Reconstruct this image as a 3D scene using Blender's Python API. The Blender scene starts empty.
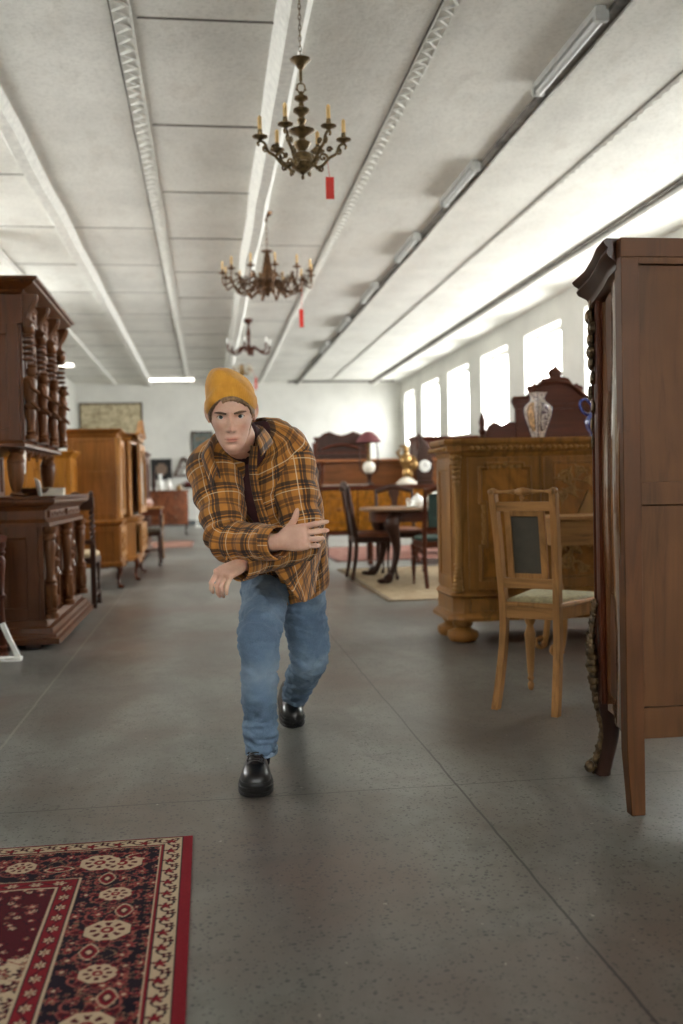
import bpy, math, random
import numpy as np
from mathutils import Vector, Matrix, noise
PI = math.pi
rnd = random.Random(11)
SC = bpy.context.scene
COL = SC.collection

# ------------------------------------------------------------------ camera
F = 995.0; CX, CY, EYE = 341.5, 512.0, 1.03
_th = math.atan(134 / F); _pi = math.atan(26.7 / F); _rr = 0.021
_f0 = Vector((math.sin(_th), math.cos(_th), 0)); _r0 = Vector((math.cos(_th), -math.sin(_th), 0)); _u0 = Vector((0, 0, 1))
FW = _f0 * math.cos(_pi) - _u0 * math.sin(_pi); _u1 = _u0 * math.cos(_pi) + _f0 * math.sin(_pi)
RT = _r0 * math.cos(_rr) - _u1 * math.sin(_rr); UP = _u1 * math.cos(_rr) + _r0 * math.sin(_rr)
def at(px, py, Y):
    "world point at distance Y down the room seen at a pixel of the photograph"
    d = FW + RT * ((px - CX) / F) - UP * ((py - CY) / F)
    return Vector((0, 0, EYE)) + d * (Y / d.y)
cam = bpy.data.cameras.new('camera'); camo = bpy.data.objects.new('camera', cam); COL.objects.link(camo)
camo.matrix_world = Matrix(((RT.x, UP.x, -FW.x, 0), (RT.y, UP.y, -FW.y, 0), (RT.z, UP.z, -FW.z, EYE), (0, 0, 0, 1)))
cam.sensor_width = 36; cam.lens = F / 1024 * 36; cam.clip_start = 0.05
cam.dof.use_dof = True; cam.dof.focus_distance = 3.25; cam.dof.aperture_fstop = 2.3
SC.camera = camo

# ------------------------------------------------------------------ mesh builder
class MB:
    def __init__(s):
        s.v = []; s.f = []; s.uv = []; s.mi = []; s.m = 0; s.T = Matrix.Identity(4)
    def add(s, vs, fs, uvs=None):
        o = len(s.v)
        for p in vs: s.v.append(tuple(s.T @ Vector(p)))
        for i, f in enumerate(fs):
            s.f.append([a + o for a in f]); s.mi.append(s.m)
            s.uv.append(uvs[i] if uvs else [(0, 0)] * len(f))
        return s
    def box(s, x0, x1, y0, y1, z0, z1):
        vs = [(x, y, z) for z in (z0, z1) for y in (y0, y1) for x in (x0, x1)]
        return s.add(vs, [(0, 2, 3, 1), (4, 5, 7, 6), (0, 1, 5, 4), (2, 6, 7, 3), (0, 4, 6, 2), (1, 3, 7, 5)])
    def obox(s, c, ax, ay, az, hx, hy, hz):
        c = Vector(c); ax = Vector(ax).normalized() * hx; ay = Vector(ay).normalized() * hy; az = Vector(az).normalized() * hz
        vs = [c + ax * i + ay * j + az * k for k in (-1, 1) for j in (-1, 1) for i in (-1, 1)]
        return s.add(vs, [(0, 2, 3, 1), (4, 5, 7, 6), (0, 1, 5, 4), (2, 6, 7, 3), (0, 4, 6, 2), (1, 3, 7, 5)])
    def loft(s, rings, closed=True, caps=True, us=None, vs=None):
        n = len(rings[0]); V = [p for r in rings for p in r]; Fs = []; U = []
        if vs is None:
            vs = [0]
            for a, b in zip(rings, rings[1:]):
                vs.append(vs[-1] + (sum((Vector(p) for p in b), Vector()) / n - sum((Vector(p) for p in a), Vector()) / n).length)
        if us is None:
            mid = rings[len(rings) // 2]; us = [0]
            for k in range(n): us.append(us[-1] + (Vector(mid[(k + 1) % n]) - Vector(mid[k])).length)
        for i in range(len(rings) - 1):
            for k in range(n if closed else n - 1):
                k2 = (k + 1) % n
                Fs.append((i * n + k, i * n + k2, (i + 1) * n + k2, (i + 1) * n + k))
                U.append([(us[k], vs[i]), (us[k + 1], vs[i]), (us[k + 1], vs[i + 1]), (us[k], vs[i + 1])])
        if closed and caps:
            Fs.append(tuple(range(n))[::-1]); U.append([(0, 0)] * n)
            Fs.append(tuple((len(rings) - 1) * n + k for k in range(n))); U.append([(0, 0)] * n)
        return s.add(V, Fs, U)
    def lathe(s, prof, c=(0, 0, 0), seg=20, axis=None, sx=1, sy=1):
        c = Vector(c)
        if axis is None: q = Matrix.Identity(3)
        else: q = Vector((0, 0, 1)).rotation_difference(Vector(axis)).to_matrix()
        rings = [[c + q @ Vector((max(r, 1e-4) * math.cos(2 * PI * k / seg) * sx, max(r, 1e-4) * math.sin(2 * PI * k / seg) * sy, z)) for k in range(seg)] for r, z in prof]
        return s.loft(rings)
    def tube(s, pts, rad, seg=8, caps=True, flat=1.0, up=None):
        pts = [Vector(p) for p in pts]; n = len(pts)
        if not hasattr(rad, '__len__'): rad = [rad] * n
        rings = []; prev = None
        for i, p in enumerate(pts):
            t = (pts[min(i + 1, n - 1)] - pts[max(i - 1, 0)])
            if t.length < 1e-9: t = Vector((0, 0, 1))
            t.normalize()
            if prev is None:
                a = Vector(up) if up else (Vector((0, 0, 1)) if abs(t.z) < .9 else Vector((0, 1, 0)))
            else: a = prev
            a = a - t * a.dot(t)
            if a.length < 1e-6: a = t.orthogonal()
            a.normalize(); prev = a; b = t.cross(a)
            r = rad[i]
            rings.append([p + a * (r * math.cos(2 * PI * k / seg)) + b * (r * flat * math.sin(2 * PI * k / seg)) for k in range(seg)])
        return s.loft(rings, caps=caps)
    def ball(s, c, r, seg=10, rings=7, q=None):
        if not hasattr(r, '__len__'): r = (r, r, r)
        c = Vector(c); R = []
        for i in range(rings + 1):
            a = PI * i / rings
            R.append([Vector((r[0] * max(math.sin(a), 1e-3) * math.cos(2 * PI * k / seg), r[1] * max(math.sin(a), 1e-3) * math.sin(2 * PI * k / seg), -r[2] * math.cos(a))) for k in range(seg)])
        if q: R = [[q @ p for p in r_] for r_ in R]
        return s.loft([[p + c for p in r_] for r_ in R])
    def prism(s, poly, d0, d1, plane='xz'):
        "poly of 2D points; plane 'xz' extrudes along y, 'yz' along x, 'xy' along z"
        def P(a, b, d): return {'xz': (a, d, b), 'yz': (d, a, b), 'xy': (a, b, d)}[plane]
        n = len(poly); vs = [P(a, b, d0) for a, b in poly] + [P(a, b, d1) for a, b in poly]
        return s.add(vs, [tuple(range(n)), tuple(range(2 * n - 1, n - 1, -1))] + [(k, k + n, (k + 1) % n + n, (k + 1) % n) for k in range(n)])
    def build(s, name, mats, parent=None, bevel=0, ang=38, loc=None, sub=0, solid=0, fixn=True):
        me = bpy.data.meshes.new(name)
        me.from_pydata(s.v, [], s.f)
        if not isinstance(mats, (list, tuple)): mats = [mats]
        for m in mats: me.materials.append(m)
        me.polygons.foreach_set('material_index', s.mi)
        uvl = me.uv_layers.new(name='UVMap')
        flat = [c for f in s.uv for uv in f for c in uv]
        if len(flat) == len(uvl.data) * 2: uvl.data.foreach_set('uv', flat)
        me.validate(); me.update()
        if fixn:
            import bmesh
            bm = bmesh.new(); bm.from_mesh(me); bmesh.ops.recalc_face_normals(bm, faces=bm.faces); bm.to_mesh(me); bm.free()
        me.polygons.foreach_set('use_smooth', [True] * len(me.polygons))
        try: me.set_sharp_from_angle(angle=math.radians(ang))
        except Exception: pass
        o = bpy.data.objects.new(name, me); COL.objects.link(o)
        if parent: o.parent = parent
        if loc is not None: o.location = loc
        if bevel:
            b = o.modifiers.new('bevel', 'BEVEL'); b.width = bevel; b.segments = 2; b.limit_method = 'ANGLE'; b.angle_limit = math.radians(50); b.harden_normals = True
        if solid:
            b = o.modifiers.new('solid', 'SOLIDIFY'); b.thickness = solid; b.offset = 0
        if sub:
            b = o.modifiers.new('sub', 'SUBSURF'); b.levels = sub; b.render_levels = sub
        return o
def tag(o, label=None, cat=None, group=None, kind=None):
    if label: o['label'] = label
    if cat: o['category'] = cat
    if group: o['group'] = group
    if kind: o['kind'] = kind
    return o
def empty(name, loc=(0, 0, 0), rz=0.0, label=None, cat=None, group=None, scale=None):
    o = bpy.data.objects.new(name, None); COL.objects.link(o); o.location = loc; o.rotation_euler = (0, 0, rz); o.empty_display_size = .1
    if scale: o.scale = (scale,) * 3
    return tag(o, label, cat, group)
def copy_tree(o, loc=None, rz=None, label=None):
    def rec(src, parent):
        c = src.copy(); COL.objects.link(c); c.parent = parent
        for ch in list(kids.get(src.name, [])): rec(ch, c)
        return c
    kids = {}
    for x in bpy.data.objects:
        if x.parent: kids.setdefault(x.parent.name, []).append(x)
    c = rec(o, None)
    if loc is not None: c.location = loc
    if rz is not None: c.rotation_euler = (0, 0, rz)
    if label: c['label'] = label
    return c
def mesh1(name, mb, m, label, cat, group=None, origin=None, **k):
    "a thing that is one mesh; its origin is put at its base"
    if origin is not None:
        ox = Vector(origin); mb.v = [tuple(Vector(p) - ox) for p in mb.v]
        k['loc'] = origin
    return tag(mb.build(name, m, **k), label, cat, group)
def spline(ctrl, n):
    "Catmull-Rom through points (any dimension)"
    P = [np.array(p, float) for p in ctrl]; P = [2 * P[0] - P[1]] + P + [2 * P[-1] - P[-2]]; out = []
    m = len(P) - 3
    for i in range(n):
        t = i / (n - 1) * m; k = min(int(t), m - 1); t -= k; a, b, c, d = P[k:k + 4]
        out.append(.5 * ((2 * b) + (c - a) * t + (2 * a - 5 * b + 4 * c - d) * t * t + (3 * b - a - 3 * c + d) * t ** 3))
    return out

# ------------------------------------------------------------------ materials
def lin(c): return tuple(((x / 255) / 12.92 if x / 255 <= .04045 else ((x / 255 + .055) / 1.055) ** 2.4) for x in c[:3]) + (1,)
def newmat(name):
    m = bpy.data.materials.new(name); m.use_nodes = True; nt = m.node_tree
    return m, nt, nt.nodes['Principled BSDF']
def N(nt, typ, **k):
    n = nt.nodes.new(typ)
    for a, b in k.items():
        if a.startswith('i_'):
            key = a[2:]; n.inputs[int(key) if key.isdigit() else key.replace('_', ' ')].default_value = b
        else: setattr(n, a, b)
    return n
def L(nt, a, b): nt.links.new(a, b)
def math_(nt, op, a, b=None, c=None):
    n = N(nt, 'ShaderNodeMath', operation=op)
    for i, x in enumerate((a, b, c)):
        if x is None: continue
        if isinstance(x, (int, float)): n.inputs[i].default_value = x
        else: L(nt, x, n.inputs[i])
    return n.outputs[0]
def ramp(nt, fac, stops, interp='LINEAR'):
    n = N(nt, 'ShaderNodeValToRGB'); cr = n.color_ramp; cr.interpolation = interp
    while len(cr.elements) < len(stops): cr.elements.new(.5)
    for e, (p, c) in zip(cr.elements, stops): e.position = p; e.color = lin(c) if len(c) == 3 else c
    L(nt, fac, n.inputs[0]); return n.outputs[0]
def mixc(nt, fac, a, b, mode='MIX'):
    n = N(nt, 'ShaderNodeMix', data_type='RGBA', blend_type=mode)
    for i, x in ((0, fac), (6, a), (7, b)):
        if isinstance(x, (int, float)): n.inputs[i].default_value = x
        elif isinstance(x, tuple): n.inputs[i].default_value = lin(x) if len(x) == 3 else x
        else: L(nt, x, n.inputs[i])
    return n.outputs[2]
def tex(nt, coord='Object', scale=(1, 1, 1), loc=(0, 0, 0), rot=(0, 0, 0)):
    tc = N(nt, 'ShaderNodeTexCoord'); mp = N(nt, 'ShaderNodeMapping')
    mp.inputs['Scale'].default_value = scale; mp.inputs['Location'].default_value = loc; mp.inputs['Rotation'].default_value = rot
    L(nt, tc.outputs[coord], mp.inputs[0]); return mp.outputs[0]
def noise_(nt, vec, scale, detail=4, rough=.55, dist=0):
    n = N(nt, 'ShaderNodeTexNoise'); n.inputs['Scale'].default_value = scale; n.inputs['Detail'].default_value = detail
    n.inputs['Roughness'].default_value = rough; n.inputs['Distortion'].default_value = dist
    if vec is not None: L(nt, vec, n.inputs['Vector'])
    return n.outputs[0]
def bump(nt, bsdf, h, strength, dist=.01):
    b = N(nt, 'ShaderNodeBump'); b.inputs['Strength'].default_value = strength; b.inputs['Distance'].default_value = dist
    L(nt, h, b.inputs['Height']); L(nt, b.outputs[0], bsdf.inputs['Normal'])
def plain(name, c, rough=.5, metal=0, spec=None, var=.08, vs=20, coat=0, bmp=0, bs=80):
    m, nt, b = newmat(name)
    v = tex(nt); n = noise_(nt, v, vs, 3)
    d = tuple(max(0, x * (1 - var)) for x in c); e = tuple(min(255, x * (1 + var)) for x in c)
    L(nt, ramp(nt, n, [(.3, d), (.7, e)]), b.inputs['Base Color'])
    b.inputs['Roughness'].default_value = rough; b.inputs['Metallic'].default_value = metal
    if spec is not None: b.inputs['Specular IOR Level'].default_value = spec
    b.inputs['Coat Weight'].default_value = coat
    if bmp: bump(nt, b, noise_(nt, v, bs, 3), bmp, .004)
    return m
def wood(name, c, dark=.62, rough=.38, axis='z', k=1.0, coat=.03, figure=0.0, warm=None, cr=.3):
    m, nt, b = newmat(name)
    s = {'z': (14 * k, 14 * k, 1.3 * k), 'x': (1.3 * k, 14 * k, 14 * k), 'y': (14 * k, 1.3 * k, 14 * k)}[axis]
    v = tex(nt, 'Object', s)
    n1 = noise_(nt, v, 1.6, 6, .6, .8)
    n2 = noise_(nt, tex(nt, 'Object', (1, 1, 1)), 2.2, 3)
    cd = tuple(x * dark for x in c); cw = warm or tuple(min(255, x * 1.12) for x in c)
    col = ramp(nt, n1, [(.28, cd), (.5, c), (.75, cw)])
    col = mixc(nt, ramp(nt, n2, [(.35, (0, 0, 0, 1)), (.7, (1, 1, 1, 1))]), col, tuple(x * .8 for x in c))
    if figure:
        n3 = noise_(nt, tex(nt, 'Object', (1, 1, .6)), 7, 4, .5, 2.5)
        col = mixc(nt, figure, col, ramp(nt, n3, [(.38, tuple(x * .5 for x in c)), (.5, c), (.62, tuple(min(255, x * 1.25) for x in c))]))
    L(nt, col, b.inputs['Base Color'])
    L(nt, ramp(nt, n1, [(.2, (1, 1, 1, 1)), (.8, (.0, .0, .0, 1))]), b.inputs['Roughness'])
    mr = N(nt, 'ShaderNodeMapRange'); mr.inputs[3].default_value = rough * .8; mr.inputs[4].default_value = rough * 1.25
    L(nt, n1, mr.inputs[0]); L(nt, mr.outputs[0], b.inputs['Roughness'])
    b.inputs['Coat Weight'].default_value = coat; b.inputs['Coat Roughness'].default_value = cr
    b.inputs['Specular IOR Level'].default_value = .17
    bump(nt, b, n1, .12, .003)
    return m
M = {}
M['walnut'] = wood('dark_walnut', (90, 50, 22), rough=.34)
M['walnut_carved'] = wood('carved_walnut', (106, 66, 38), rough=.36, k=1.5)
M['oak'] = wood('golden_oak', (140, 90, 40), rough=.36)
M['oak_pale'] = wood('pale_oak', (164, 114, 60), rough=.4)
M['cab'] = wood('cabinet_oak', (146, 100, 48), rough=.36)
M['cab_carved'] = wood('carved_oak', (168, 124, 70), rough=.36, k=1.4)
M['cab_fig'] = wood('figured_oak', (148, 98, 40), rough=.34, figure=.25)
M['burl'] = wood('golden_burl', (148, 94, 26), rough=.3, figure=.4)
M['mahog'] = wood('mahogany', (82, 40, 22), rough=.35)
M['mahog_x'] = wood('mahogany_board', (86, 42, 24), rough=.35, axis='x')
M['dark'] = wood('dark_stained_wood', (58, 36, 27), rough=.35)
M['chair'] = wood('light_oak', (176, 128, 76), rough=.42, k=1.3)
M['chair_x'] = wood('light_oak_rail', (176, 128, 76), rough=.42, k=1.3, axis='x')
M['arm'] = wood('armoire_walnut', (96, 60, 34), rough=.45)
M['arm_panel'] = wood('armoire_back_board', (102, 67, 40), rough=.5)
M['arm_gloss'] = wood('armoire_veneer', (118, 78, 42), rough=.2, coat=.8, cr=.07)
M['arm_moulding'] = wood('armoire_moulding', (62, 36, 24), rough=.3, coat=.2, cr=.15)
M['striped'] = wood('striped_veneer', (116, 66, 40), rough=.3, figure=.5)
M['brass'] = plain('aged_brass', (104, 86, 58), .4, .7, var=.35, vs=40)
M['bronze'] = plain('dark_bronze', (92, 66, 44), .42, .7, var=.3, vs=30)
M['ormolu'] = plain('tarnished_gilt_bronze', (78, 62, 42), .45, .7, var=.4, vs=50)
M['gilt'] = plain('gilded_metal', (150, 118, 72), .3, .8, var=.25)
M['candle'] = plain('cream_candle', (226, 190, 128), .5, var=.05)
M['redtag'] = plain('red_card', (214, 48, 34), .6, var=.03)
M['white'] = plain('white_paint', (232, 232, 226), .5, var=.02)
M['paper'] = plain('cream_paper', (214, 206, 190), .7, var=.04)
M['greenv'] = plain('dark_green_upholstery', (28, 52, 44), .7, var=.12, bmp=.3, bs=200)
M['sage'] = plain('sage_seat_fabric', (158, 150, 116), .85, var=.12, vs=60, bmp=.3, bs=300)
M['greyback'] = plain('grey_backing_cloth', (74, 68, 56), .85, var=.06)
M['leather'] = plain('brown_leather', (112, 64, 42), .45, var=.15, bmp=.2)
M['beige'] = plain('beige_upholstery', (170, 150, 118), .8, var=.1)
M['black'] = plain('black_iron', (24, 22, 21), .5, var=.1)
M['glass'] = plain('frosted_lamp_glass', (220, 214, 200), .15, var=.03)
M['china'] = plain('white_china', (232, 232, 226), .15, var=.02, coat=.5)
M['blue'] = plain('blue_glaze', (52, 62, 120), .2, var=.3, coat=.5)
M['maroonshade'] = plain('maroon_lampshade', (96, 48, 50), .8, var=.1)
M['steel'] = plain('grey_painted_metal', (170, 170, 166), .45, var=.04)
M['tubeglass'] = plain('unlit_tube', (196, 198, 196), .3, var=.02)

# ------------------------------------------------------------------ furniture helpers (front faces -Y, y grows towards the back)
def framed(mb, x0, x1, z0, z1, y, fr=.06, d=.016, top=None, bot=None, mould=.01):
    "rail-and-stile frame with a recessed panel; front plane at y, thickness d"
    t = top or fr; b = bot or fr
    mb.box(x0, x0 + fr, y, y + d, z0, z1); mb.box(x1 - fr, x1, y, y + d, z0, z1)
    mb.box(x0 + fr, x1 - fr, y, y + d, z0, z0 + b); mb.box(x0 + fr, x1 - fr, y, y + d, z1 - t, z1)
    mb.box(x0 + fr, x1 - fr, y + d * .75, y + d + .004, z0 + b, z1 - t)
    if mould:
        moulding_rect(mb, x0 + fr, x1 - fr, z0 + b, z1 - t, y + d * .4, mould)
def moulding_rect(mb, x0, x1, z0, z1, y, w):
    c = [(x0, z0), (x1, z0), (x1, z1), (x0, z1)]
    for (a, b), (c_, d_) in zip(c, c[1:] + c[:1]):
        mb.tube([(a, y, b), (c_, y, d_)], w * .6, 6)
def scroll(mb, cx, cz, y, r, turns=1.4, a0=0.0, sgn=1, w=None, tail=None, n=18, plane='xz'):
    w = w or r * .2; pts = []; rad = []
    if tail is not None: pts.append((tail[0], y, tail[1])); rad.append(w * .5)
    for i in range(n):
        t = i / (n - 1); a = a0 + sgn * t * turns * 2 * PI; rr = r * (1 - .82 * t)
        pts.append((cx + rr * math.cos(a), y, cz + rr * math.sin(a))); rad.append(w * (1 - .4 * t))
    mb.tube(pts, rad, 6); mb.ball((pts[-1][0], y - w * .3, pts[-1][2]), w * 1.4, 8, 5)
def leaf(mb, x, z, y, ln, ang, w=None, k=5):
    w = w or ln * .25
    for i in range(k):
        t = (i + .5) / k; ww = w * math.sin(PI * (t * .8 + .15))
        q = Matrix.Rotation(-ang, 3, 'Y')
        mb.ball((x + math.cos(ang) * ln * t, y - ww * .2, z + math.sin(ang) * ln * t), (ln / k * .75, ww * .7, ww), 7, 5, q)
def acanthus(mb, x, z, y, h, w):
    "upright carved cluster centred on x,z"
    for s in (-1, 1):
        scroll(mb, x + s * w * .27, z + h * .25, y, w * .22, 1.3, PI / 2 - s * PI / 2, s, w * .05, (x, z - h * .05))
        scroll(mb, x + s * w * .27, z - h * .25, y, w * .2, 1.2, PI / 2 - s * PI / 2, -s, w * .045, (x, z))
        leaf(mb, x, z, y, h * .42, PI / 2 + s * .45, w * .1)
        leaf(mb, x, z, y, h * .42, -PI / 2 - s * .5, w * .09)
    leaf(mb, x, z, y, h * .5, PI / 2, w * .1); leaf(mb, x, z, y, h * .5, -PI / 2, w * .1)
    mb.ball((x, y - w * .05, z), (w * .11, w * .09, w * .11))
def turned(h, r, kind=0):
    "turned profile from z=0 to h"
    P = {0: [(0, 1), (.04, 1), (.05, .7), (.08, .95), (.1, .65), (.14, .9), (.3, .6), (.46, .42), (.5, .5), (.53, .8), (.56, .5), (.7, .62), (.84, .9), (.88, .6), (.91, .95), (.94, .7), (.95, 1), (1, 1)],
         1: [(0, .45), (.05, .5), (.12, .32), (.2, .55), (.4, .85), (.55, 1), (.66, .98), (.74, .7), (.78, .55), (.82, .8), (.86, .6), (.9, .9), (1, .9)],
         2: [(0, .3), (.03, .6), (.07, .35), (.1, .5), (.3, .72), (.55, .95), (.62, 1), (.68, .8), (.7, .6), (.74, .95), (.78, .95), (.82, .7), (.86, 1), (1, 1)]}[kind]
    return [(b * r, a * h) for a, b in P]
def cabriole(mb, x, y, h, r, dx, dy, seg=10, foot=1.0):
    "cabriole leg from the floor to z=h, knee pushed out along dx,dy"
    P = [(0, .55, .032), (.05, .62, .05), (.12, .45, .03), (.3, .12, .022), (.55, .25, .03), (.78, .75, .045), (.92, .6, .052), (1, .3, .05)]
    pts = []; rad = []
    for s in spline(P, 22):
        pts.append((x + dx * s[1] * r * 1.6, y + dy * s[1] * r * 1.6, s[0] * h)); rad.append(s[2] * r * 20 * (foot if s[0] < .1 else 1))
    mb.tube(pts, rad, seg)
# ================================================================== ROOM
XL, XR, YB, YF, HC = -3.53, 5.57, 28.15, -5.0, 3.96
def plaster(name, c, bs=.35, stain=.5, sc=9.0, b2=.0):
    m, nt, b = newmat(name)
    v = tex(nt); n1 = noise_(nt, v, 1.1, 5, .6); n2 = noise_(nt, v, 38, 4, .7); n3 = noise_(nt, tex(nt, 'Object', (1, .35, 1)), 4.0, 5, .65)
    col = ramp(nt, n1, [(.3, tuple(x * .93 for x in c)), (.65, c)])
    col = mixc(nt, ramp(nt, n3, [(.34, (stain,) * 3 + (1,)), (.46, (0, 0, 0, 1))]), col, tuple(x * k for x, k in zip(c, (.84, .82, .79))))
    col = mixc(nt, 1.0, col, ramp(nt, n2, [(.35, (.86, .86, .85, 1)), (.52, (1, 1, 1, 1))]), 'MULTIPLY') if bs > .3 else col
    L(nt, col, b.inputs['Base Color']); b.inputs['Roughness'].default_value = .9; b.inputs['Specular IOR Level'].default_value = .2
    h = mixc(nt, .5, n2, noise_(nt, v, sc, 4, .7)); bump(nt, b, h, bs, .02)
    return m
M['ceiling'] = plaster('rough_white_ceiling', (243, 242, 236), .45, .22)
M['wall'] = plaster('white_wall_plaster', (222, 221, 215), .12, .12)
M['trimw'] = plain('white_ceiling_rib', (226, 225, 219), .8, var=.06, bmp=.3, bs=30)
M['joint_and_shade'] = plain('dark_joint_and_gap_shadow', (92, 88, 82), .9, var=.3, vs=6)  # real panel joints, and the painted gap shadow beside the lacy runs
M['base'] = plain('grey_baseboard_paint', (96, 102, 104), .6)
def floor_mat():
    m, nt, b = newmat('polished_concrete')
    v = tex(nt); n1 = noise_(nt, v, .55, 4, .6); n2 = noise_(nt, tex(nt, 'Object', (1, .4, 1)), 2.2, 5, .65, .6); n3 = noise_(nt, v, 95, 1.5, .5); n4 = noise_(nt, v, 9, 5, .7)
    col = ramp(nt, n2, [(.3, (86, 82, 78)), (.5, (108, 107, 101)), (.7, (130, 131, 125))])
    col = mixc(nt, ramp(nt, n1, [(.46, (0, 0, 0, 1)), (.6, (.75, .75, .75, 1))]), col, (98, 80, 69))
    col = mixc(nt, ramp(nt, n4, [(.3, (.6, .6, .6, 1)), (.48, (0, 0, 0, 1))]), col, (84, 78, 71))
    for sc_, thr, rr_, cc_ in ((62, .42, .40, (50, 47, 50)), (105, .3, .42, (56, 53, 54))):
        vo = N(nt, 'ShaderNodeTexVoronoi'); vo.inputs['Scale'].default_value = sc_; L(nt, v, vo.inputs['Vector'])
        sc3 = N(nt, 'ShaderNodeSeparateColor'); L(nt, vo.outputs['Color'], sc3.inputs[0])
        pit = math_(nt, 'MULTIPLY', math_(nt, 'LESS_THAN', vo.outputs['Distance'], math_(nt, 'MULTIPLY', sc3.outputs[1], rr_)), math_(nt, 'GREATER_THAN', sc3.outputs[0], thr))
        pit = math_(nt, 'MULTIPLY', pit, .8)
        col = mixc(nt, pit, col, cc_)
    col = mixc(nt, ramp(nt, noise_(nt, v, 45, 2, .5), [(.73, (0, 0, 0, 1)), (.76, (.6, .6, .6, 1))]), col, (176, 172, 160))
    sx = N(nt, 'ShaderNodeSeparateXYZ'); L(nt, v, sx.inputs[0])
    wob = math_(nt, 'MULTIPLY', math_(nt, 'SUBTRACT', noise_(nt, v, 3, 4, .6), .5), .02)
    def line(o, pos, per, w, wv):
        a = math_(nt, 'ADD', math_(nt, 'SUBTRACT', o, pos), wob)
        a = math_(nt, 'PINGPONG', a, per / 2)
        return math_(nt, 'LESS_THAN', a, w)
    lx = line(sx.outputs[0], .82, 1.67 * 2, .0038, 0)
    ly = line(sx.outputs[1], 3.29, 2.5, .003, 0)
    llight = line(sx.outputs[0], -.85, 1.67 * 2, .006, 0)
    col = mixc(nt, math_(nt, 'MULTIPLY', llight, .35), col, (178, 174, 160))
    lines = math_(nt, 'MAXIMUM', lx, ly)
    col = mixc(nt, math_(nt, 'MULTIPLY', lines, .9), col, (36, 32, 32))
    L(nt, col, b.inputs['Base Color'])
    r = N(nt, 'ShaderNodeMapRange'); r.inputs[3].default_value = .27; r.inputs[4].default_value = .38; L(nt, n1, r.inputs[0]); L(nt, r.outputs[0], b.inputs['Roughness'])
    b.inputs['Specular IOR Level'].default_value = .42
    bump(nt, b, noise_(nt, v, 14, 2, .5), .04, .004)
    return m
M['floor'] = floor_mat()
def struct(o): o['kind'] = 'structure'; return o
b = MB(); b.box(XL - .3, XR + .4, YF - .3, YB + .3, -.2, 0); struct(b.build('floor', M['floor']))
b = MB(); b.box(XL - .3, XR + .4, YF - .3, YB + .3, HC, HC + .2); struct(b.build('ceiling', M['ceiling']))
lops = [(13.6 - 3.6 * k, 15.0 - 3.6 * k) for k in range(3)][::-1]
b = MB(); b.box(XL - .3, XL, YF, YB, 0, 2.08); b.box(XL - .3, XL, YF, YB, 3.57, HC); prev = YF
for a, c in lops: b.box(XL - .3, XL, prev, a, 2.08, 3.57); prev = c
b.box(XL - .3, XL, prev, YB, 2.08, 3.57); struct(b.build('wall_left', M['wall']))
b = MB(); b.box(XL - .3, XR + .4, YB, YB + .3, 0, HC); struct(b.build('wall_back', M['wall']))
# right wall: openings between z 2.1 and 3.57
WZ0, WZ1, WT = 2.08, 3.57, .36
ops = [(15.1 + 2.79 * k, 16.9 + 2.79 * k) for k in range(-3, 4)] + [(26.28, 27.55)]
b = MB(); b.box(XR, XR + WT, YF, YB, 0, WZ0); b.box(XR, XR + WT, YF, YB, WZ1, HC)
prev = YF
for a, c in ops: b.box(XR, XR + WT, prev, a, WZ0, WZ1); prev = c
b.box(XR, XR + WT, prev, YB, WZ0, WZ1)
struct(b.build('wall_right', M['wall']))
# front wall behind the camera: unseen high openings added for front fill
fill_ops = [(-2.4, -1.0), (2.6, 4.6)]
b = MB(); b.box(XL - .3, XR + .4, YF - .3, YF, 0, 1.9); b.box(XL - .3, XR + .4, YF - .3, YF, 3.6, HC)
prev = XL - .3
for a, c in fill_ops: b.box(prev, a, YF - .3, YF, 1.9, 3.6); prev = c
b.box(prev, XR + .4, YF - .3, YF, 1.9, 3.6); struct(b.build('wall_front', M['wall']))
# windows
def glassmat():
    m = bpy.data.materials.new('window_glass'); m.use_nodes = True; nt = m.node_tree; nt.nodes.clear()
    o = N(nt, 'ShaderNodeOutputMaterial'); t = N(nt, 'ShaderNodeBsdfTransparent'); g_ = N(nt, 'ShaderNodeBsdfGlossy'); g_.inputs['Roughness'].default_value = .02
    mx = N(nt, 'ShaderNodeMixShader'); mx.inputs[0].default_value = .06; t.inputs[0].default_value = (.96, .97, .96, 1)
    L(nt, t.outputs[0], mx.inputs[1]); L(nt, g_.outputs[0], mx.inputs[2]); L(nt, mx.outputs[0], o.inputs[0]); return m
M['wglass'] = glassmat()
def window(i, w, h, loc, rz):
    e = empty('window_%d' % i, loc, rz); e['kind'] = 'structure'
    b = MB(); f = .07
    b.box(-w / 2, w / 2, -.03, .03, 0, f); b.box(-w / 2, w / 2, -.03, .03, h - f, h)
    for x in (-w / 2, -f / 2, w / 2 - f): b.box(x, x + f, -.03, .03, f, h - f)
    b.build('window_frame', M['white'], e, bevel=.006)
    b = MB(); b.box(-w / 2 + f, w / 2 - f, -.004, .004, f, h - f); b.build('pane', M['wglass'], e)
    b = MB(); b.box(-w / 2 - .02, w / 2 + .02, -.3, -.03, -.03, .004); b.build('window_sill', M['white'], e, bevel=.006)
    return e
def portal(loc, rot, sx, sy):
    l = bpy.data.lights.new('window_daylight', 'AREA'); l.shape = 'RECTANGLE'; l.size = sx; l.size_y = sy; l.cycles.is_portal = True
    o = bpy.data.objects.new('window_daylight', l); COL.objects.link(o); o.location = loc; o.rotation_euler = rot
for i, (a, c) in enumerate(ops):
    window(i + 1, c - a, WZ1 - WZ0, (XR + .27, (a + c) / 2, WZ0), -PI / 2)
    portal((XR + WT + .02, (a + c) / 2, (WZ0 + WZ1) / 2), (0, PI / 2, 0), WZ1 - WZ0, c - a)
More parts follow.
